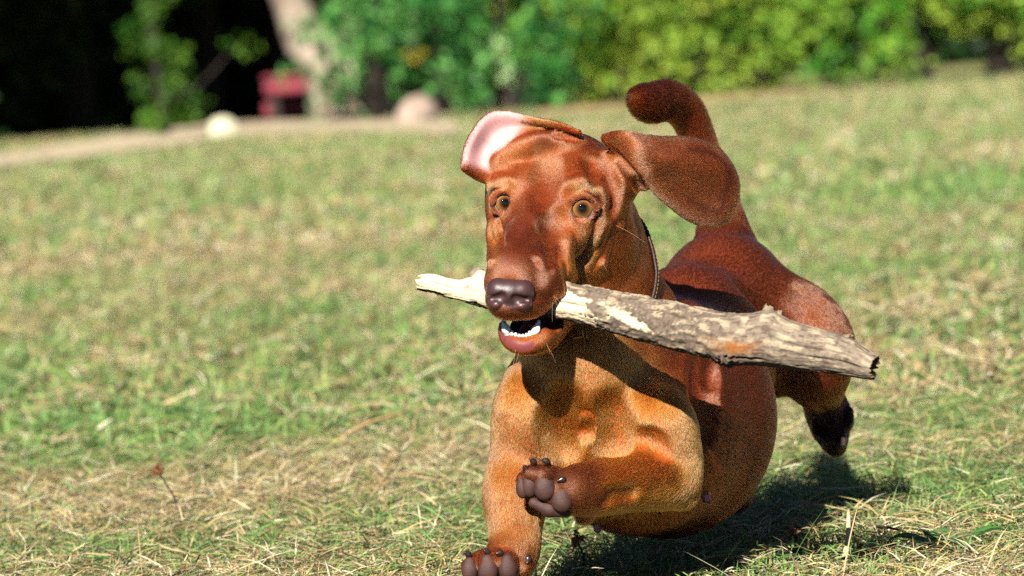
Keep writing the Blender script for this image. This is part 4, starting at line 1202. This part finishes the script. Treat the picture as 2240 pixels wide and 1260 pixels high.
# ------------------------------------------------------------------ the stick in the dog's mouth
def build_stick():
    E = np.array([(918, 602, 634), (930, 599, 637), (945, 599, 640), (975, 608, 648), (1005, 613, 657), (1030, 604, 664), (1050, 586, 670), (1066, 600, 676), (1120, 604, 684), (1240, 617, 701), (1300, 629, 714), (1400, 646, 745),
                  (1500, 666, 772), (1560, 679, 786), (1600, 684, 797), (1640, 683, 800), (1672, 676, 802), (1690, 678, 804), (1720, 698, 807), (1760, 712, 812), (1820, 726, 818), (1860, 742, 824), (1885, 758, 829), (1912, 776, 832)], float)
    nr, ns = 330, 110
    xs = np.linspace(918, 1912, nr)
    top = np.interp(xs, E[:, 0], E[:, 1]); bot = np.interp(xs, E[:, 0], E[:, 2])
    ker = np.ones(5) / 5
    sm = lambda a: np.convolve(np.pad(a, 2, mode='edge'), ker, 'valid')
    top, bot = sm(top), sm(bot)
    cy = (top + bot) / 2; hr = (bot - top) / 2 * 0.985
    zc = np.array([stick_axis(x)[2] for x in xs])
    C = np.stack([Vp(x, y, z) for x, y, z in zip(xs, cy, zc)])
    Rm = hr * UNIT * (D0 + zc * UNIT) / D0
    cs = catmull(C[::30], nr)
    T = np.gradient(cs, axis=0); T /= np.linalg.norm(T, axis=1)[:, None]
    Fz = np.array([0, 0, -1.0])
    th = np.linspace(0, 2 * math.pi, ns, endpoint=False)          # 0 faces the camera, +90 deg is up
    V = np.zeros((nr, ns, 3)); K = np.zeros((nr, ns, 3))
    XX, TH = np.meshgrid(xs, th, indexing='ij')
    for i in range(nr):
        f = Fz - T[i] * (Fz @ T[i]); f /= np.linalg.norm(f)
        u = np.cross(f, T[i]); u *= np.sign(u[1])
        V[i] = C[i] + Rm[i] * (np.cos(th)[:, None] * f * 0.92 + np.sin(th)[:, None] * u)
    nrm = V - C[:, None]
    nrm /= np.linalg.norm(nrm, axis=2)[..., None]
    flat = np.stack([XX * 0.008, np.cos(TH) * 0.9, np.sin(TH) * 0.9], -1).reshape(-1, 3)        # stretched along the grain
    n1 = vnoise(flat, 2.2, 1); n2 = vnoise(flat, 6.0, 2); n3 = vnoise(flat * [3, 1, 1], 9.0, 3); n4 = vnoise(flat * [2.2, 1, 1], 22.0, 4); n5 = vnoise(flat * [0.6, 1.6, 1.6], 14.0, 6)
    sh = lambda a: a.reshape(nr, ns)
    n1, n2, n3, n4, n5 = map(sh, (n1, n2, n3, n4, n5))
    yy = np.sin(TH)                                             # -1 underside .. 1 top
    front = np.cos(TH)
    ragged = 18 * n2 + 14 * n3
    bare = smoothstep(0, 1, (1318 - XX + ragged * 2.2 - 70 * np.clip(yy - 0.35, 0, 1) * (XX > 1190) * 4) / 14.0)
    bare = bare * smoothstep(0, 1, (yy + 0.93 + 0.12 * n2) / 0.08)
    patch_ = smoothstep(1, 0, (((XX - 1378 - 60 * (-yy - 0.1)) / (46 + 10 * n2)) ** 2 + ((yy + 0.12 + 0.10 * n3 + (XX - 1378) * 0.0042) / 0.26) ** 2 - 0.8) / 0.25) * (front > 0)
    knot = np.exp(-(((XX - 1322) / 26) ** 2 + ((yy - 0.02) / 0.36) ** 2)) * (front > 0)
    bare = np.clip(np.maximum(bare * (1 - smoothstep(0.3, 0.6, knot)), patch_), 0, 1)
    weather = smoothstep(1530, 1640, XX + 40 * n1)               # barkless grey wood towards the right end
    bark = (1 - bare) * (1 - weather)
    cream = srgb(226, 212, 178); cream2 = srgb(200, 168, 116); barkc = srgb(106, 92, 78); bark2 = srgb(84, 72, 62); barkp = srgb(150, 134, 110); grey = srgb(124, 110, 94); grey2 = srgb(90, 76, 64); pale = srgb(154, 140, 116)
    def m3(a, b, t): return a * (1 - t[..., None]) + b * t[..., None]
    cb = m3(np.broadcast_to(cream, K.shape), cream2, np.clip(0.25 + 0.5 * n5 + 0.3 * n3, 0, 1))
    cb = m3(cb, srgb(120, 92, 60), smoothstep(0.55, 0.8, n4 * 0.6 + n5 * 0.5) * 0.6)
    ck = m3(np.broadcast_to(barkc, K.shape), bark2, smoothstep(-0.1, 0.45, n3 + 0.4 * n4))
    ck = m3(ck, barkp, smoothstep(0.1, 0.45, n2 + 0.5 * n4))
    cw = m3(np.broadcast_to(grey, K.shape), grey2, smoothstep(-0.1, 0.5, n5 + 0.4 * n3))
    cw = m3(cw, pale, smoothstep(0.1, 0.5, n2 + 0.5 * n5 * (XX > 1700)))
    K = m3(m3(ck, cw, weather), cb, bare)
    K = m3(K, srgb(110, 96, 84), np.clip(knot * (1 + 0.6 * n3), 0, 1))
    orange = np.exp(-(((XX - 1620 - 20 * n2) / 44) ** 2 + ((yy + 0.38) / 0.22) ** 2)) * (front > 0)
    K = m3(K, srgb(148, 90, 38), np.clip(orange * (1.1 + 0.7 * n3), 0, 0.95))
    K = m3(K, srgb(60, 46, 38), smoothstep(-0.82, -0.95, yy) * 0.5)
    V += nrm * (UNIT * (2.4 * n2 * (0.4 + bark) + 1.3 * n3 * (0.4 + 0.7 * bark) + 0.8 * n4 * (0.5 + bark) + 1.0 * n5 * (weather + bare * .6) - 4.0 * bare * (XX > 1200) + 6 * knot * (1 - 2.2 * np.exp(-(((XX - 1322) / 9) ** 2 + ((yy - 0.02) / 0.12) ** 2)))))[..., None]
    # cracks along the grain
    for (x0, x1, y0) in ((1215, 1300, -0.05), (1700, 1880, 0.1), (1740, 1900, -0.35), (1590, 1690, -0.72), (940, 1050, 0.1), (1420, 1520, 0.4)):
        cr = np.exp(-((yy - y0 - 0.12 * n1) / 0.035) ** 2) * smoothstep(x0, x0 + 20, XX) * smoothstep(x1, x1 - 20, XX) * (front > 0)
        V -= nrm * (cr * 5 * UNIT)[..., None]; K = m3(K, srgb(58, 44, 34), np.clip(cr, 0, 1) * 0.8)
    # broken side branch at the lower middle
    lump = np.exp(-(((XX - 1598) / 26) ** 2 + ((yy + 0.9) / 0.25) ** 2)); V += nrm * (lump * (7 + 8 * n3) * UNIT)[..., None]
    K = m3(K, srgb(66, 52, 44), np.clip(lump * (0.5 + n4), 0, 0.9))
    # ragged ends: pull the last rings in and out with the angle
    jl = 9 * vnoise(np.stack([th * 0 + 1, np.cos(th) * 1.7, np.sin(th) * 1.7], 1), 1.5, 8) + 8 * vnoise(np.stack([th * 0, np.cos(th), np.sin(th)], 1), 5, 9)
    jr = 6 * vnoise(np.stack([th * 0 + 4, np.cos(th) * 1.7, np.sin(th) * 1.7], 1), 1.6, 12) + 5 * vnoise(np.stack([th * 0, np.cos(th), np.sin(th)], 1), 5, 13)
    fl = smoothstep(985, 918, xs); fr = smoothstep(1850, 1912, xs)
    V += (T[:, None, :] * ((fl[:, None] * jl[None] + fr[:, None] * jr[None]) * UNIT)[..., None])
    Vf = V.reshape(-1, 3); Kf = K.reshape(-1, 3)
    I = np.arange(nr * ns).reshape(nr, ns)
    F = np.stack([I[:-1], np.roll(I, -1, 1)[:-1], np.roll(I, -1, 1)[1:], I[1:]], -1).reshape(-1, 4)
    # hollow, splintered end faces
    caps_v, caps_k, caps_f = [], [], []
    off = len(Vf)
    for ring, dirn, colr in ((0, 1, srgb(214, 190, 140)), (nr - 1, -1, srgb(120, 98, 74))):
        prev = I[ring]
        for s_, q in ((0.86, 1), (0.62, 6), (0.35, 10), (0.1, 12)):
            rr = np.random.default_rng(ring + int(q))
            c = C[ring] + T[ring] * dirn * q * UNIT
            nv = c + (V[ring] - C[ring]) * s_ + T[ring] * (rr.normal(size=(ns, 1)) * 2.5 * UNIT)
            ids = off + np.arange(ns); off += ns
            caps_v.append(nv); caps_k.append(np.tile(colr * (1.0 - 0.12 * q / 10), (ns, 1)))
            q4 = np.stack([prev, np.roll(prev, -1), np.roll(ids, -1), ids], -1)
            caps_f.append(q4[:, ::-1] if dirn == 1 else q4)
            prev = ids
    Vf = np.concatenate([Vf] + caps_v); Kf = np.concatenate([Kf] + caps_k); F = np.concatenate([F] + caps_f)
    # knob stub on top and the torn flap near the right end
    def stub(px, py, z, r_px, h_px, seed, lean):
        nonlocal Vf, Kf, F
        rr = np.random.default_rng(seed); m_, s_ = 7, 18; base = Vp(px, py, z); o = len(Vf); vs = []
        for i in range(m_):
            t = i / (m_ - 1)
            for k in range(s_):
                an = 2 * math.pi * k / s_
                rad = r_px * (1.25 - 0.5 * t) * (1 + 0.18 * math.sin(3 * an + seed) + 0.1 * rr.normal()) * (0.35 if i == m_ - 1 else 1)
                vs.append(base + UNIT * np.array([math.cos(an) * rad + lean * t * h_px, h_px * t * (1 + 0.12 * rr.normal()), math.sin(an) * rad * 0.8]))
        Ii = o + np.arange(m_ * s_).reshape(m_, s_)
        f = np.stack([Ii[:-1], np.roll(Ii, -1, 1)[:-1], np.roll(Ii, -1, 1)[1:], Ii[1:]], -1).reshape(-1, 4)
        Vf = np.concatenate([Vf, vs]); F = np.concatenate([F, f]); Kf = np.concatenate([Kf, np.tile(srgb(136, 120, 98), (len(vs), 1)) * rr.uniform(.6, 1.1, (len(vs), 1))])
    stub(1678, 692, stick_axis(1678)[2], 13, 22, 2, 0.1); stub(1700, 696, stick_axis(1700)[2], 10, 16, 5, 0.3)
    stub(1846, 742, stick_axis(1846)[2] + 6, 13, 10, 7, 1.2); stub(1042, 604, stick_axis(1042)[2], 14, 18, 9, 0.2)
    base = np.array(v2w(Vp(1150, 665, -60)))
    m, n, l, b = new_mat('stick_wood')
    a = n.new('ShaderNodeVertexColor'); a.layer_name = 'Col'
    t = n.new('ShaderNodeTexCoord'); no = n.new('ShaderNodeTexNoise'); no.inputs['Scale'].default_value = 420; no.inputs['Detail'].default_value = 6
    l.new(t.outputs['Object'], no.inputs['Vector'])
    mx = n.new('ShaderNodeMix'); mx.data_type = 'RGBA'; mx.blend_type = 'MULTIPLY'; mx.inputs['Factor'].default_value = 0.4
    mr = n.new('ShaderNodeMapRange'); mr.inputs['From Min'].default_value = 0.3; mr.inputs['From Max'].default_value = 0.62; mr.inputs['To Min'].default_value = 0.35; mr.inputs['To Max'].default_value = 1.15
    l.new(no.outputs['Fac'], mr.inputs['Value'])
    l.new(a.outputs['Color'], mx.inputs['A']); l.new(mr.outputs['Result'], mx.inputs['B']); l.new(mx.outputs['Result'], b.inputs['Base Color'])
    b.inputs['Roughness'].default_value = 0.85; b.inputs['Specular IOR Level'].default_value = 0.25
    bp = n.new('ShaderNodeBump'); bp.inputs['Strength'].default_value = 0.5; bp.inputs['Distance'].default_value = 0.0007
    l.new(no.outputs['Fac'], bp.inputs['Height']); l.new(bp.outputs['Normal'], b.inputs['Normal'])
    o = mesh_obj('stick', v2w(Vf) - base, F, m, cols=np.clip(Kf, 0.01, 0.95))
    o.location = base
    tag(o, 'weathered broken branch with peeling grey bark held in the mouth of the dog', 'stick')
    return o
build_stick()

# ------------------------------------------------------------------ collar
def build_collar(d):
    c = np.array(Vp(1298, 600, 170)); nn = np.array([0.1, -0.45, 0.88]); nn /= np.linalg.norm(nn)
    u = np.cross(nn, [0, 1, 0]); u /= np.linalg.norm(u); w = np.cross(u, nn)
    if w[1] < 0: w = -w
    ns = 96
    def rad(an, off):
        dirv = math.cos(an) * u + math.sin(an) * w
        rs = np.arange(40, 240, 1.0) * UNIT
        P = c + nn * off + rs[:, None] * dirv
        i = np.round((P - d.F.lo) / d.F.h).astype(int)
        ok = ((i >= 0) & (i < d.F.n)).all(1)
        v = np.full(len(rs), 1.0); ii = i[ok]; v[ok] = d.F.f[ii[:, 0], ii[:, 1], ii[:, 2]]
        k = np.argmax(v > 0)
        return rs[k] if v[k] > 0 else 120 * UNIT
    an = np.linspace(0, 2 * math.pi, ns, endpoint=False)
    R = np.array([rad(a, 0) for a in an]); R = np.minimum(R, 165 * UNIT)
    for _ in range(6): R = 0.5 * R + 0.25 * (np.roll(R, 1) + np.roll(R, -1))
    prof = [(-17, 2), (-17, 7), (-12, 10), (12, 10), (17, 7), (17, 2), (0, 1)]
    D = np.cos(an)[:, None] * u + np.sin(an)[:, None] * w
    V = np.stack([c + nn * (o * UNIT) + D * (R + q * UNIT)[:, None] for o, q in prof], 1)
    I = np.arange(ns * len(prof)).reshape(ns, len(prof))
    F = np.stack([I, np.roll(I, -1, 0), np.roll(np.roll(I, -1, 0), -1, 1), np.roll(I, -1, 1)], -1).reshape(-1, 4)
    base = np.array(v2w(c))
    root = empty('dog_collar', base); tag(root, 'dark leather collar with yellow stitching round the neck of the dog', 'collar')
    strap = mesh_obj('strap', v2w(V.reshape(-1, 3)) - base, F, plain_mat('collar_leather', srgb(38, 24, 18), 0.45, 0.5, 0.1, bump=(700, 0.3), var=0.3, vscale=60), root)
    sv, sf, o = [], [], 0
    for side in (-12.0, 12.0):
        for k in range(0, ns):
            a0, a1 = an[k], an[k] + 2 * math.pi / ns * 0.62
            p0 = c + nn * side * UNIT + (math.cos(a0) * u + math.sin(a0) * w) * (R[k] + 10.0 * UNIT)
            p1 = c + nn * side * UNIT + (math.cos(a1) * u + math.sin(a1) * w) * (R[(k + 1) % ns] * .62 + R[k] * .38 + 10.0 * UNIT)
            v, f = tube([p0, 0.5 * (p0 + p1) + (p0 - c) * 0.002, p1], [0.8 * UNIT] * 3, 5)
            f = [q for q in f if q[2] != q[3]]
            sv.append(v); sf += [[i + o for i in q] for q in f]; o += len(v)
    mesh_obj('stitching', v2w(np.concatenate(sv)) - base, np.array(sf), plain_mat('thread', srgb(130, 90, 40), 0.8), strap)
    # brass buckle under the throat
    bz = surf(d, 1272, 728) or 60
    bm_pts = [(1254, 740), (1272, 737), (1276, 736), (1274, 724), (1273, 712)]
    chains = [([v2w(Vp(x, y, bz - 12)) for x, y in bm_pts], [1.5 * UNIT] * 5), ([v2w(Vp(1284, 740, bz - 12)), v2w(Vp(1280, 714, bz - 13))], [1.5 * UNIT] * 2)]
    mb = plain_mat('brass', srgb(150, 118, 66), 0.35); mb.node_tree.nodes['Principled BSDF'].inputs['Metallic'].default_value = 1.0
    tube_mesh('buckle', chains, mb, strap, base, 8)
    return root

# ------------------------------------------------------------------ grass
G_PATCH = [(ground_depth(x, y), x, y, rx, ry, s) for x, y, rx, ry, s in (
    (250, 985, 300, 70, 1.1), (560, 960, 260, 60, 1.0), (900, 920, 200, 60, .5), (1960, 420, 260, 40, .9), (2160, 400, 140, 40, .8), (60, 860, 160, 60, .7), (1180, 560, 300, 30, .4), (2000, 1080, 220, 60, .5),
    (640, 700, 240, 40, .5), (1990, 560, 200, 40, .4), (150, 640, 200, 40, .4), (1480, 480, 120, 40, .5), (400, 420, 300, 26, .4), (2100, 900, 180, 50, .45))]
def px_of(P):
    Q = (P - CAMLOC) @ AX.T
    return 1120 + Q[:, 0] * FPX / Q[:, 2], 630 - Q[:, 1] * FPX / Q[:, 2], Q[:, 2]
PATCH_W = []
for dd_, x, y, rx, ry, s in G_PATCH:
    c = at(x, y, dd_); a = at(x + rx, y, dd_); b1 = at(x, y - ry, ground_depth(x, y - ry)); b2 = at(x, y + ry, ground_depth(x, y + ry))
    PATCH_W.append((c[0], c[1], abs(a[0] - c[0]), max(0.15, abs(b1[1] - b2[1]) / 2), s))

def greenness(P):
    z0 = np.stack([P[:, 0], P[:, 1], P[:, 0] * 0], 1)
    g = 0.34 + 0.26 * vnoise(z0, 0.9, 21) + 0.22 * vnoise(z0, 3.2, 22) + 0.16 * vnoise(z0, 9, 23)
    for cx, cy, rx, ry, s in PATCH_W:
        g += 0.45 * s * np.exp(-((P[:, 0] - cx) / rx) ** 2 - ((P[:, 1] - cy) / ry) ** 2)
    return g

STRAW = np.array([srgb(206, 184, 144), srgb(182, 154, 114), srgb(222, 208, 180), srgb(150, 120, 88), srgb(192, 170, 116)])
GREEN = np.array([srgb(96, 138, 66), srgb(132, 160, 84), srgb(70, 118, 64), srgb(158, 172, 106), srgb(112, 150, 96)])

def blades(P, L, Wd, lie, seed, segs=3, cols=None, flat=0.0):
    """P roots, L lengths, Wd widths, lie 0 upright .. 1 flat"""
    r = np.random.default_rng(seed); n = len(P)
    an = r.uniform(0, 2 * math.pi, n)
    hz = np.stack([np.cos(an), np.sin(an), np.zeros(n)], 1)
    el = (1 - lie) * r.uniform(0.75, 1.45, n) + lie * r.uniform(0.0, 0.45, n)
    bend = r.uniform(0.2, 1.1, n) * (1 - 0.4 * lie)
    side = np.stack([-np.sin(an), np.cos(an), 0.4 * r.normal(size=n)], 1)
    side /= np.linalg.norm(side, axis=1)[:, None]
    pts = [P]; cur = P.copy(); e = el.copy()
    for k in range(segs):
        dirv = hz * np.cos(e)[:, None] + np.array([0, 0, 1.0]) * np.sin(e)[:, None]
        cur = cur + dirv * (L / segs)[:, None]
        cur[:, 2] = np.maximum(cur[:, 2], 0.002 + 0.5 * P[:, 2])
        pts.append(cur.copy()); e = e - bend / segs
    V = np.zeros((n, 2 * segs + 1, 3))
    for k in range(segs):
        w = Wd * (1.0 - 0.25 * k / segs)
        V[:, 2 * k] = pts[k] - side * (w / 2)[:, None]; V[:, 2 * k + 1] = pts[k] + side * (w / 2)[:, None]
    V[:, 2 * segs] = pts[segs]
    base = (np.arange(n) * (2 * segs + 1))[:, None]
    tris = []
    for k in range(segs - 1):
        a = base + 2 * k
        tris += [np.concatenate([a, a + 1, a + 3], 1), np.concatenate([a, a + 3, a + 2], 1)]
    a = base + 2 * (segs - 1)
    tris.append(np.concatenate([a, a + 1, a + 2], 1))
    F = np.concatenate(tris)
    return V.reshape(-1, 3), F, np.repeat(cols, 2 * segs + 1, axis=0)

def blade_cols(P, r, bias=0.0):
    n = len(P)
    g = greenness(P) + bias + 0.28 * r.normal(size=n)
    isg = g > 0.5
    c = np.where(isg[:, None], GREEN[r.integers(0, len(GREEN), n)], STRAW[r.integers(0, len(STRAW), n)] * 1.0)
    mixg = np.clip(g[:, None], 0, 1) * 0.25
    c = c * (1 - mixg) + GREEN[1] * mixg
    return np.clip(c * r.uniform(0.78, 1.3, n)[:, None], 0, 0.85), isg

def scatter(n, y0, y1, hw, r, power=1.0):
    y = y0 + (y1 - y0) * r.random(n) ** power
    x = (r.random(n) * 2 - 1) * (0.25 + hw * y)
    return np.stack([x, y, np.zeros(n)], 1)

def on_path(P):
    x, y, d_ = px_of(P)
    near = np.interp(x, [-420, 0, 260, 520, 760, 1000], [432, 372, 338, 302, 292, 300]); far = np.interp(x, [-420, 0, 200, 480, 760, 1010], [380, 344, 312, 276, 268, 272])
    w = 5 * vnoise(np.stack([x * 0.02, y * 0.05, x * 0], 1), 1.0, 5)
    a = (x < 1000) & (y < near + w - 2) & (y > far - 6)
    n2 = np.interp(x, [1180, 1400, 1600, 1800], [262, 246, 226, 210])
    b = (x > 1180) & (x < 1800) & (y < n2 + w - 4)
    return a | (b & (vnoise(np.stack([x * 0.03, y * 0.05, x * 0], 1), 1.0, 8) > -0.2))

def grass_zone(name, n, y0, y1, hw, lrange, wrange, liefrac, seed, segs, power, label, bias=0.0):
    r = np.random.default_rng(seed)
    P = scatter(n, y0, y1, hw, r, power)
    keep_ = ~on_path(P); P = P[keep_]; n = len(P)
    # tufts: pull towards nearby tuft centres
    q = r.random(n) < 0.5
    cell = 0.05 if y1 < 6 else 0.12
    cen = (np.floor(P / cell) + 0.5) * cell + 0.4 * cell * np.stack([vnoise(np.floor(P / cell), 7.1, 31), vnoise(np.floor(P / cell), 7.1, 32), 0 * P[:, 0]], 1)
    P[q, :2] += (cen - P)[q, :2] * r.uniform(0.5, 0.9, (q.sum(), 1))
    c, isg = blade_cols(P, r, bias)
    lie = np.where(r.random(n) < np.where(isg, liefrac * 0.45, liefrac), 1.0, r.uniform(0, 0.5, n))
    L = r.uniform(*lrange, n) * np.where(lie > 0.9, 1.35, 1.0) * (1 + 0.35 * np.clip(greenness(P) - 0.5, 0, 1))
    cp = gp(1480, 1300); short = 1 - 0.8 * np.exp(-((P[:, 0] - cp[0]) / 0.17) ** 2 - ((P[:, 1] - cp[1]) / 0.17) ** 2); L *= short
    P[:, 2] = np.where(lie > 0.9, r.uniform(0.002, 0.022, n) * short, 0)
    Wd = r.uniform(*wrange, n) * np.where(isg, 1.25, 1.0)
    V, F, K = blades(P, L, Wd, lie, seed + 1, segs, c)
    o = mesh_obj(name, V, F, GRASS_MAT, None, smooth=False, cols=K)
    tag(o, label, 'grass', kind='stuff')

GRASS_MAT = leaf_material('grass_blade', 0.3)
grass_zone('grass', 240000, 3.1, 5.2, 0.18, (0.009, 0.034), (0.0007, 0.0015), 0.74, 200, 2, 1.0, 'short dry and green grass blades round the dog')
grass_zone('grass', 150000, 5.2, 10.5, 0.2, (0.016, 0.042), (0.0016, 0.0034), 0.55, 210, 2, 1.2, 'short mixed grass across the middle of the lawn', 0.06)
grass_zone('grass', 220000, 10.5, 30.5, 0.25, (0.02, 0.04), (0.006, 0.012), 0.45, 220, 1, 1.1, 'short grass on the far part of the lawn', 0.16)
# longer straws and stalks standing out of the turf
r = np.random.default_rng(230)
P = scatter(600, 3.4, 5.4, 0.17, r)
V, F, K = blades(P, r.uniform(0.04, 0.09, 600), r.uniform(0.0007, 0.0014, 600), np.where(r.random(600) < .5, .8, .25), 231, 4, blade_cols(P, r)[0])
tag(mesh_obj('grass', V, F, GRASS_MAT, None, smooth=False, cols=K), 'long thin straws standing out of the near turf', 'grass', kind='stuff')

# a few plants that can be told apart
def weed(px, py, n, size, cols, seed, label, up=0.35):
    r = np.random.default_rng(seed); p = gp(px, py); root_ = None
    Vs, Fs, Ks, o = [], [], [], 0
    for k in range(n):
        an = 6.283 * k / n + r.normal() * 0.25; L = size * r.uniform(0.7, 1.1)
        h = np.array([math.cos(an), math.sin(an), 0]); s = np.array([-h[1], h[0], 0])
        for i in range(7):
            t = i / 6; w = L * 0.21 * math.sin(math.pi * min(0.97, t * 0.92 + 0.06)) ** 0.8
            c = h * L * t * (1 - 0.15 * t) + np.array([0, 0, 1]) * (L * up * math.sin(t * 2.2) + 0.004)
            Vs += [c - s * w, c + np.array([0, 0, -w * 0.35]), c + s * w]; Ks += [cols[0] * r.uniform(.8, 1.1), cols[1], cols[0] * r.uniform(.8, 1.1)]
            if i < 6:
                b = o + 3 * i; Fs += [[b, b + 1, b + 4, b + 3], [b + 1, b + 2, b + 5, b + 4]]
        o += 21
    ob = mesh_obj('broadleaf_weed', np.array(Vs), np.array(Fs), LEAF, None, True, np.array(Ks)); ob.location = p
    tag(ob, label, 'weed', 'broadleaf weeds in the near grass')
weed(2075, 1225, 6, 0.05, (srgb(62, 118, 56), srgb(110, 152, 84)), 1, 'broad-leaved green weed near the lower right corner')
weed(1830, 1190, 5, 0.032, (srgb(58, 112, 44), srgb(100, 150, 80)), 2, 'small green weed below the shadow of the hind foot')
weed(2120, 1060, 5, 0.03, (srgb(66, 124, 58), srgb(120, 160, 92)), 4, 'small green weed in the right foreground')
weed(965, 1085, 5, 0.03, (srgb(52, 120, 62), srgb(100, 156, 90)), 5, 'small green weed left of the reaching foreleg')
weed(740, 1100, 5, 0.026, (srgb(70, 128, 60), srgb(116, 160, 92)), 6, 'small green weed left of the dog in the foreground')

def seed_head(px, py, hx, hy, label, seed):
    r = np.random.default_rng(seed); dq = ground_depth(px, py); p = gp(px, py)
    top = at(hx, hy, dq) - p
    root = empty('seed_head', p); tag(root, label, 'seed head', 'dry seed heads in the grass')
    tube_mesh('stalk', [(catmull([np.zeros(3), top * 0.5 + [0.004, 0, 0], top * 0.92], 8), np.linspace(0.0011, 0.0008, 8))], BARK_DARK, root, np.zeros(3), 6)
    Cn = top + r.normal(size=(50, 3)) * 0.0024
    V, F = leaf_cards(Cn, 0.005, r, 0.6)
    mesh_obj('head', V, F, LEAF, root, False, np.tile(srgb(150, 104, 66), (len(V), 1)) * r.uniform(.6, 1.1, (len(V), 1)))
seed_head(400, 1160, 346, 1028, 'dry brown seed head on a thin stalk in the left foreground', 3)
seed_head(1270, 1262, 1262, 1180, 'dark thin stalk between the reaching foreleg and the belly', 4)
seed_head(1745, 1215, 1732, 1165, 'small dark seed head in the shadow of the dog', 5)
def twig(a, b, w, col, label, seed):
    r = np.random.default_rng(seed); pa = gp(*a); pb = gp(*b); pa[2] = 0.008; pb[2] = 0.03
    c = (pa + pb) / 2
    pts = catmull([pa - c, r.normal(size=3) * 0.004, pb - c], 9)
    o = tube_mesh('twig', [(pts, np.linspace(w, w * 0.5, 9))], plain_mat('twig', srgb(*col), 0.8, 0.2, var=0.3, vscale=120), None, np.zeros(3), 7)
    o.location = c; tag(o, label, 'twig', 'twigs lying in the grass')
twig((1880, 1175), (1985, 1250), 0.0016, (66, 48, 36), 'dark thin twig lying in the lower right grass', 1)
twig((1850, 1245), (1862, 1200), 0.0028, (226, 206, 160), 'short pale straw stub standing at the lower edge', 2)
twig((2130, 850), (2170, 880), 0.003, (206, 190, 160), 'pale stick piece in the right grass', 3)
twig((700, 1010), (900, 960), 0.0024, (196, 160, 110), 'long pale straw lying left of the dog', 4)
twig((1745, 1085), (1900, 1145), 0.0012, (214, 200, 140), 'pale straw crossing the shadow right of the dog', 5)

dog, dog_model = assemble_dog(600000)
build_collar(dog_model)
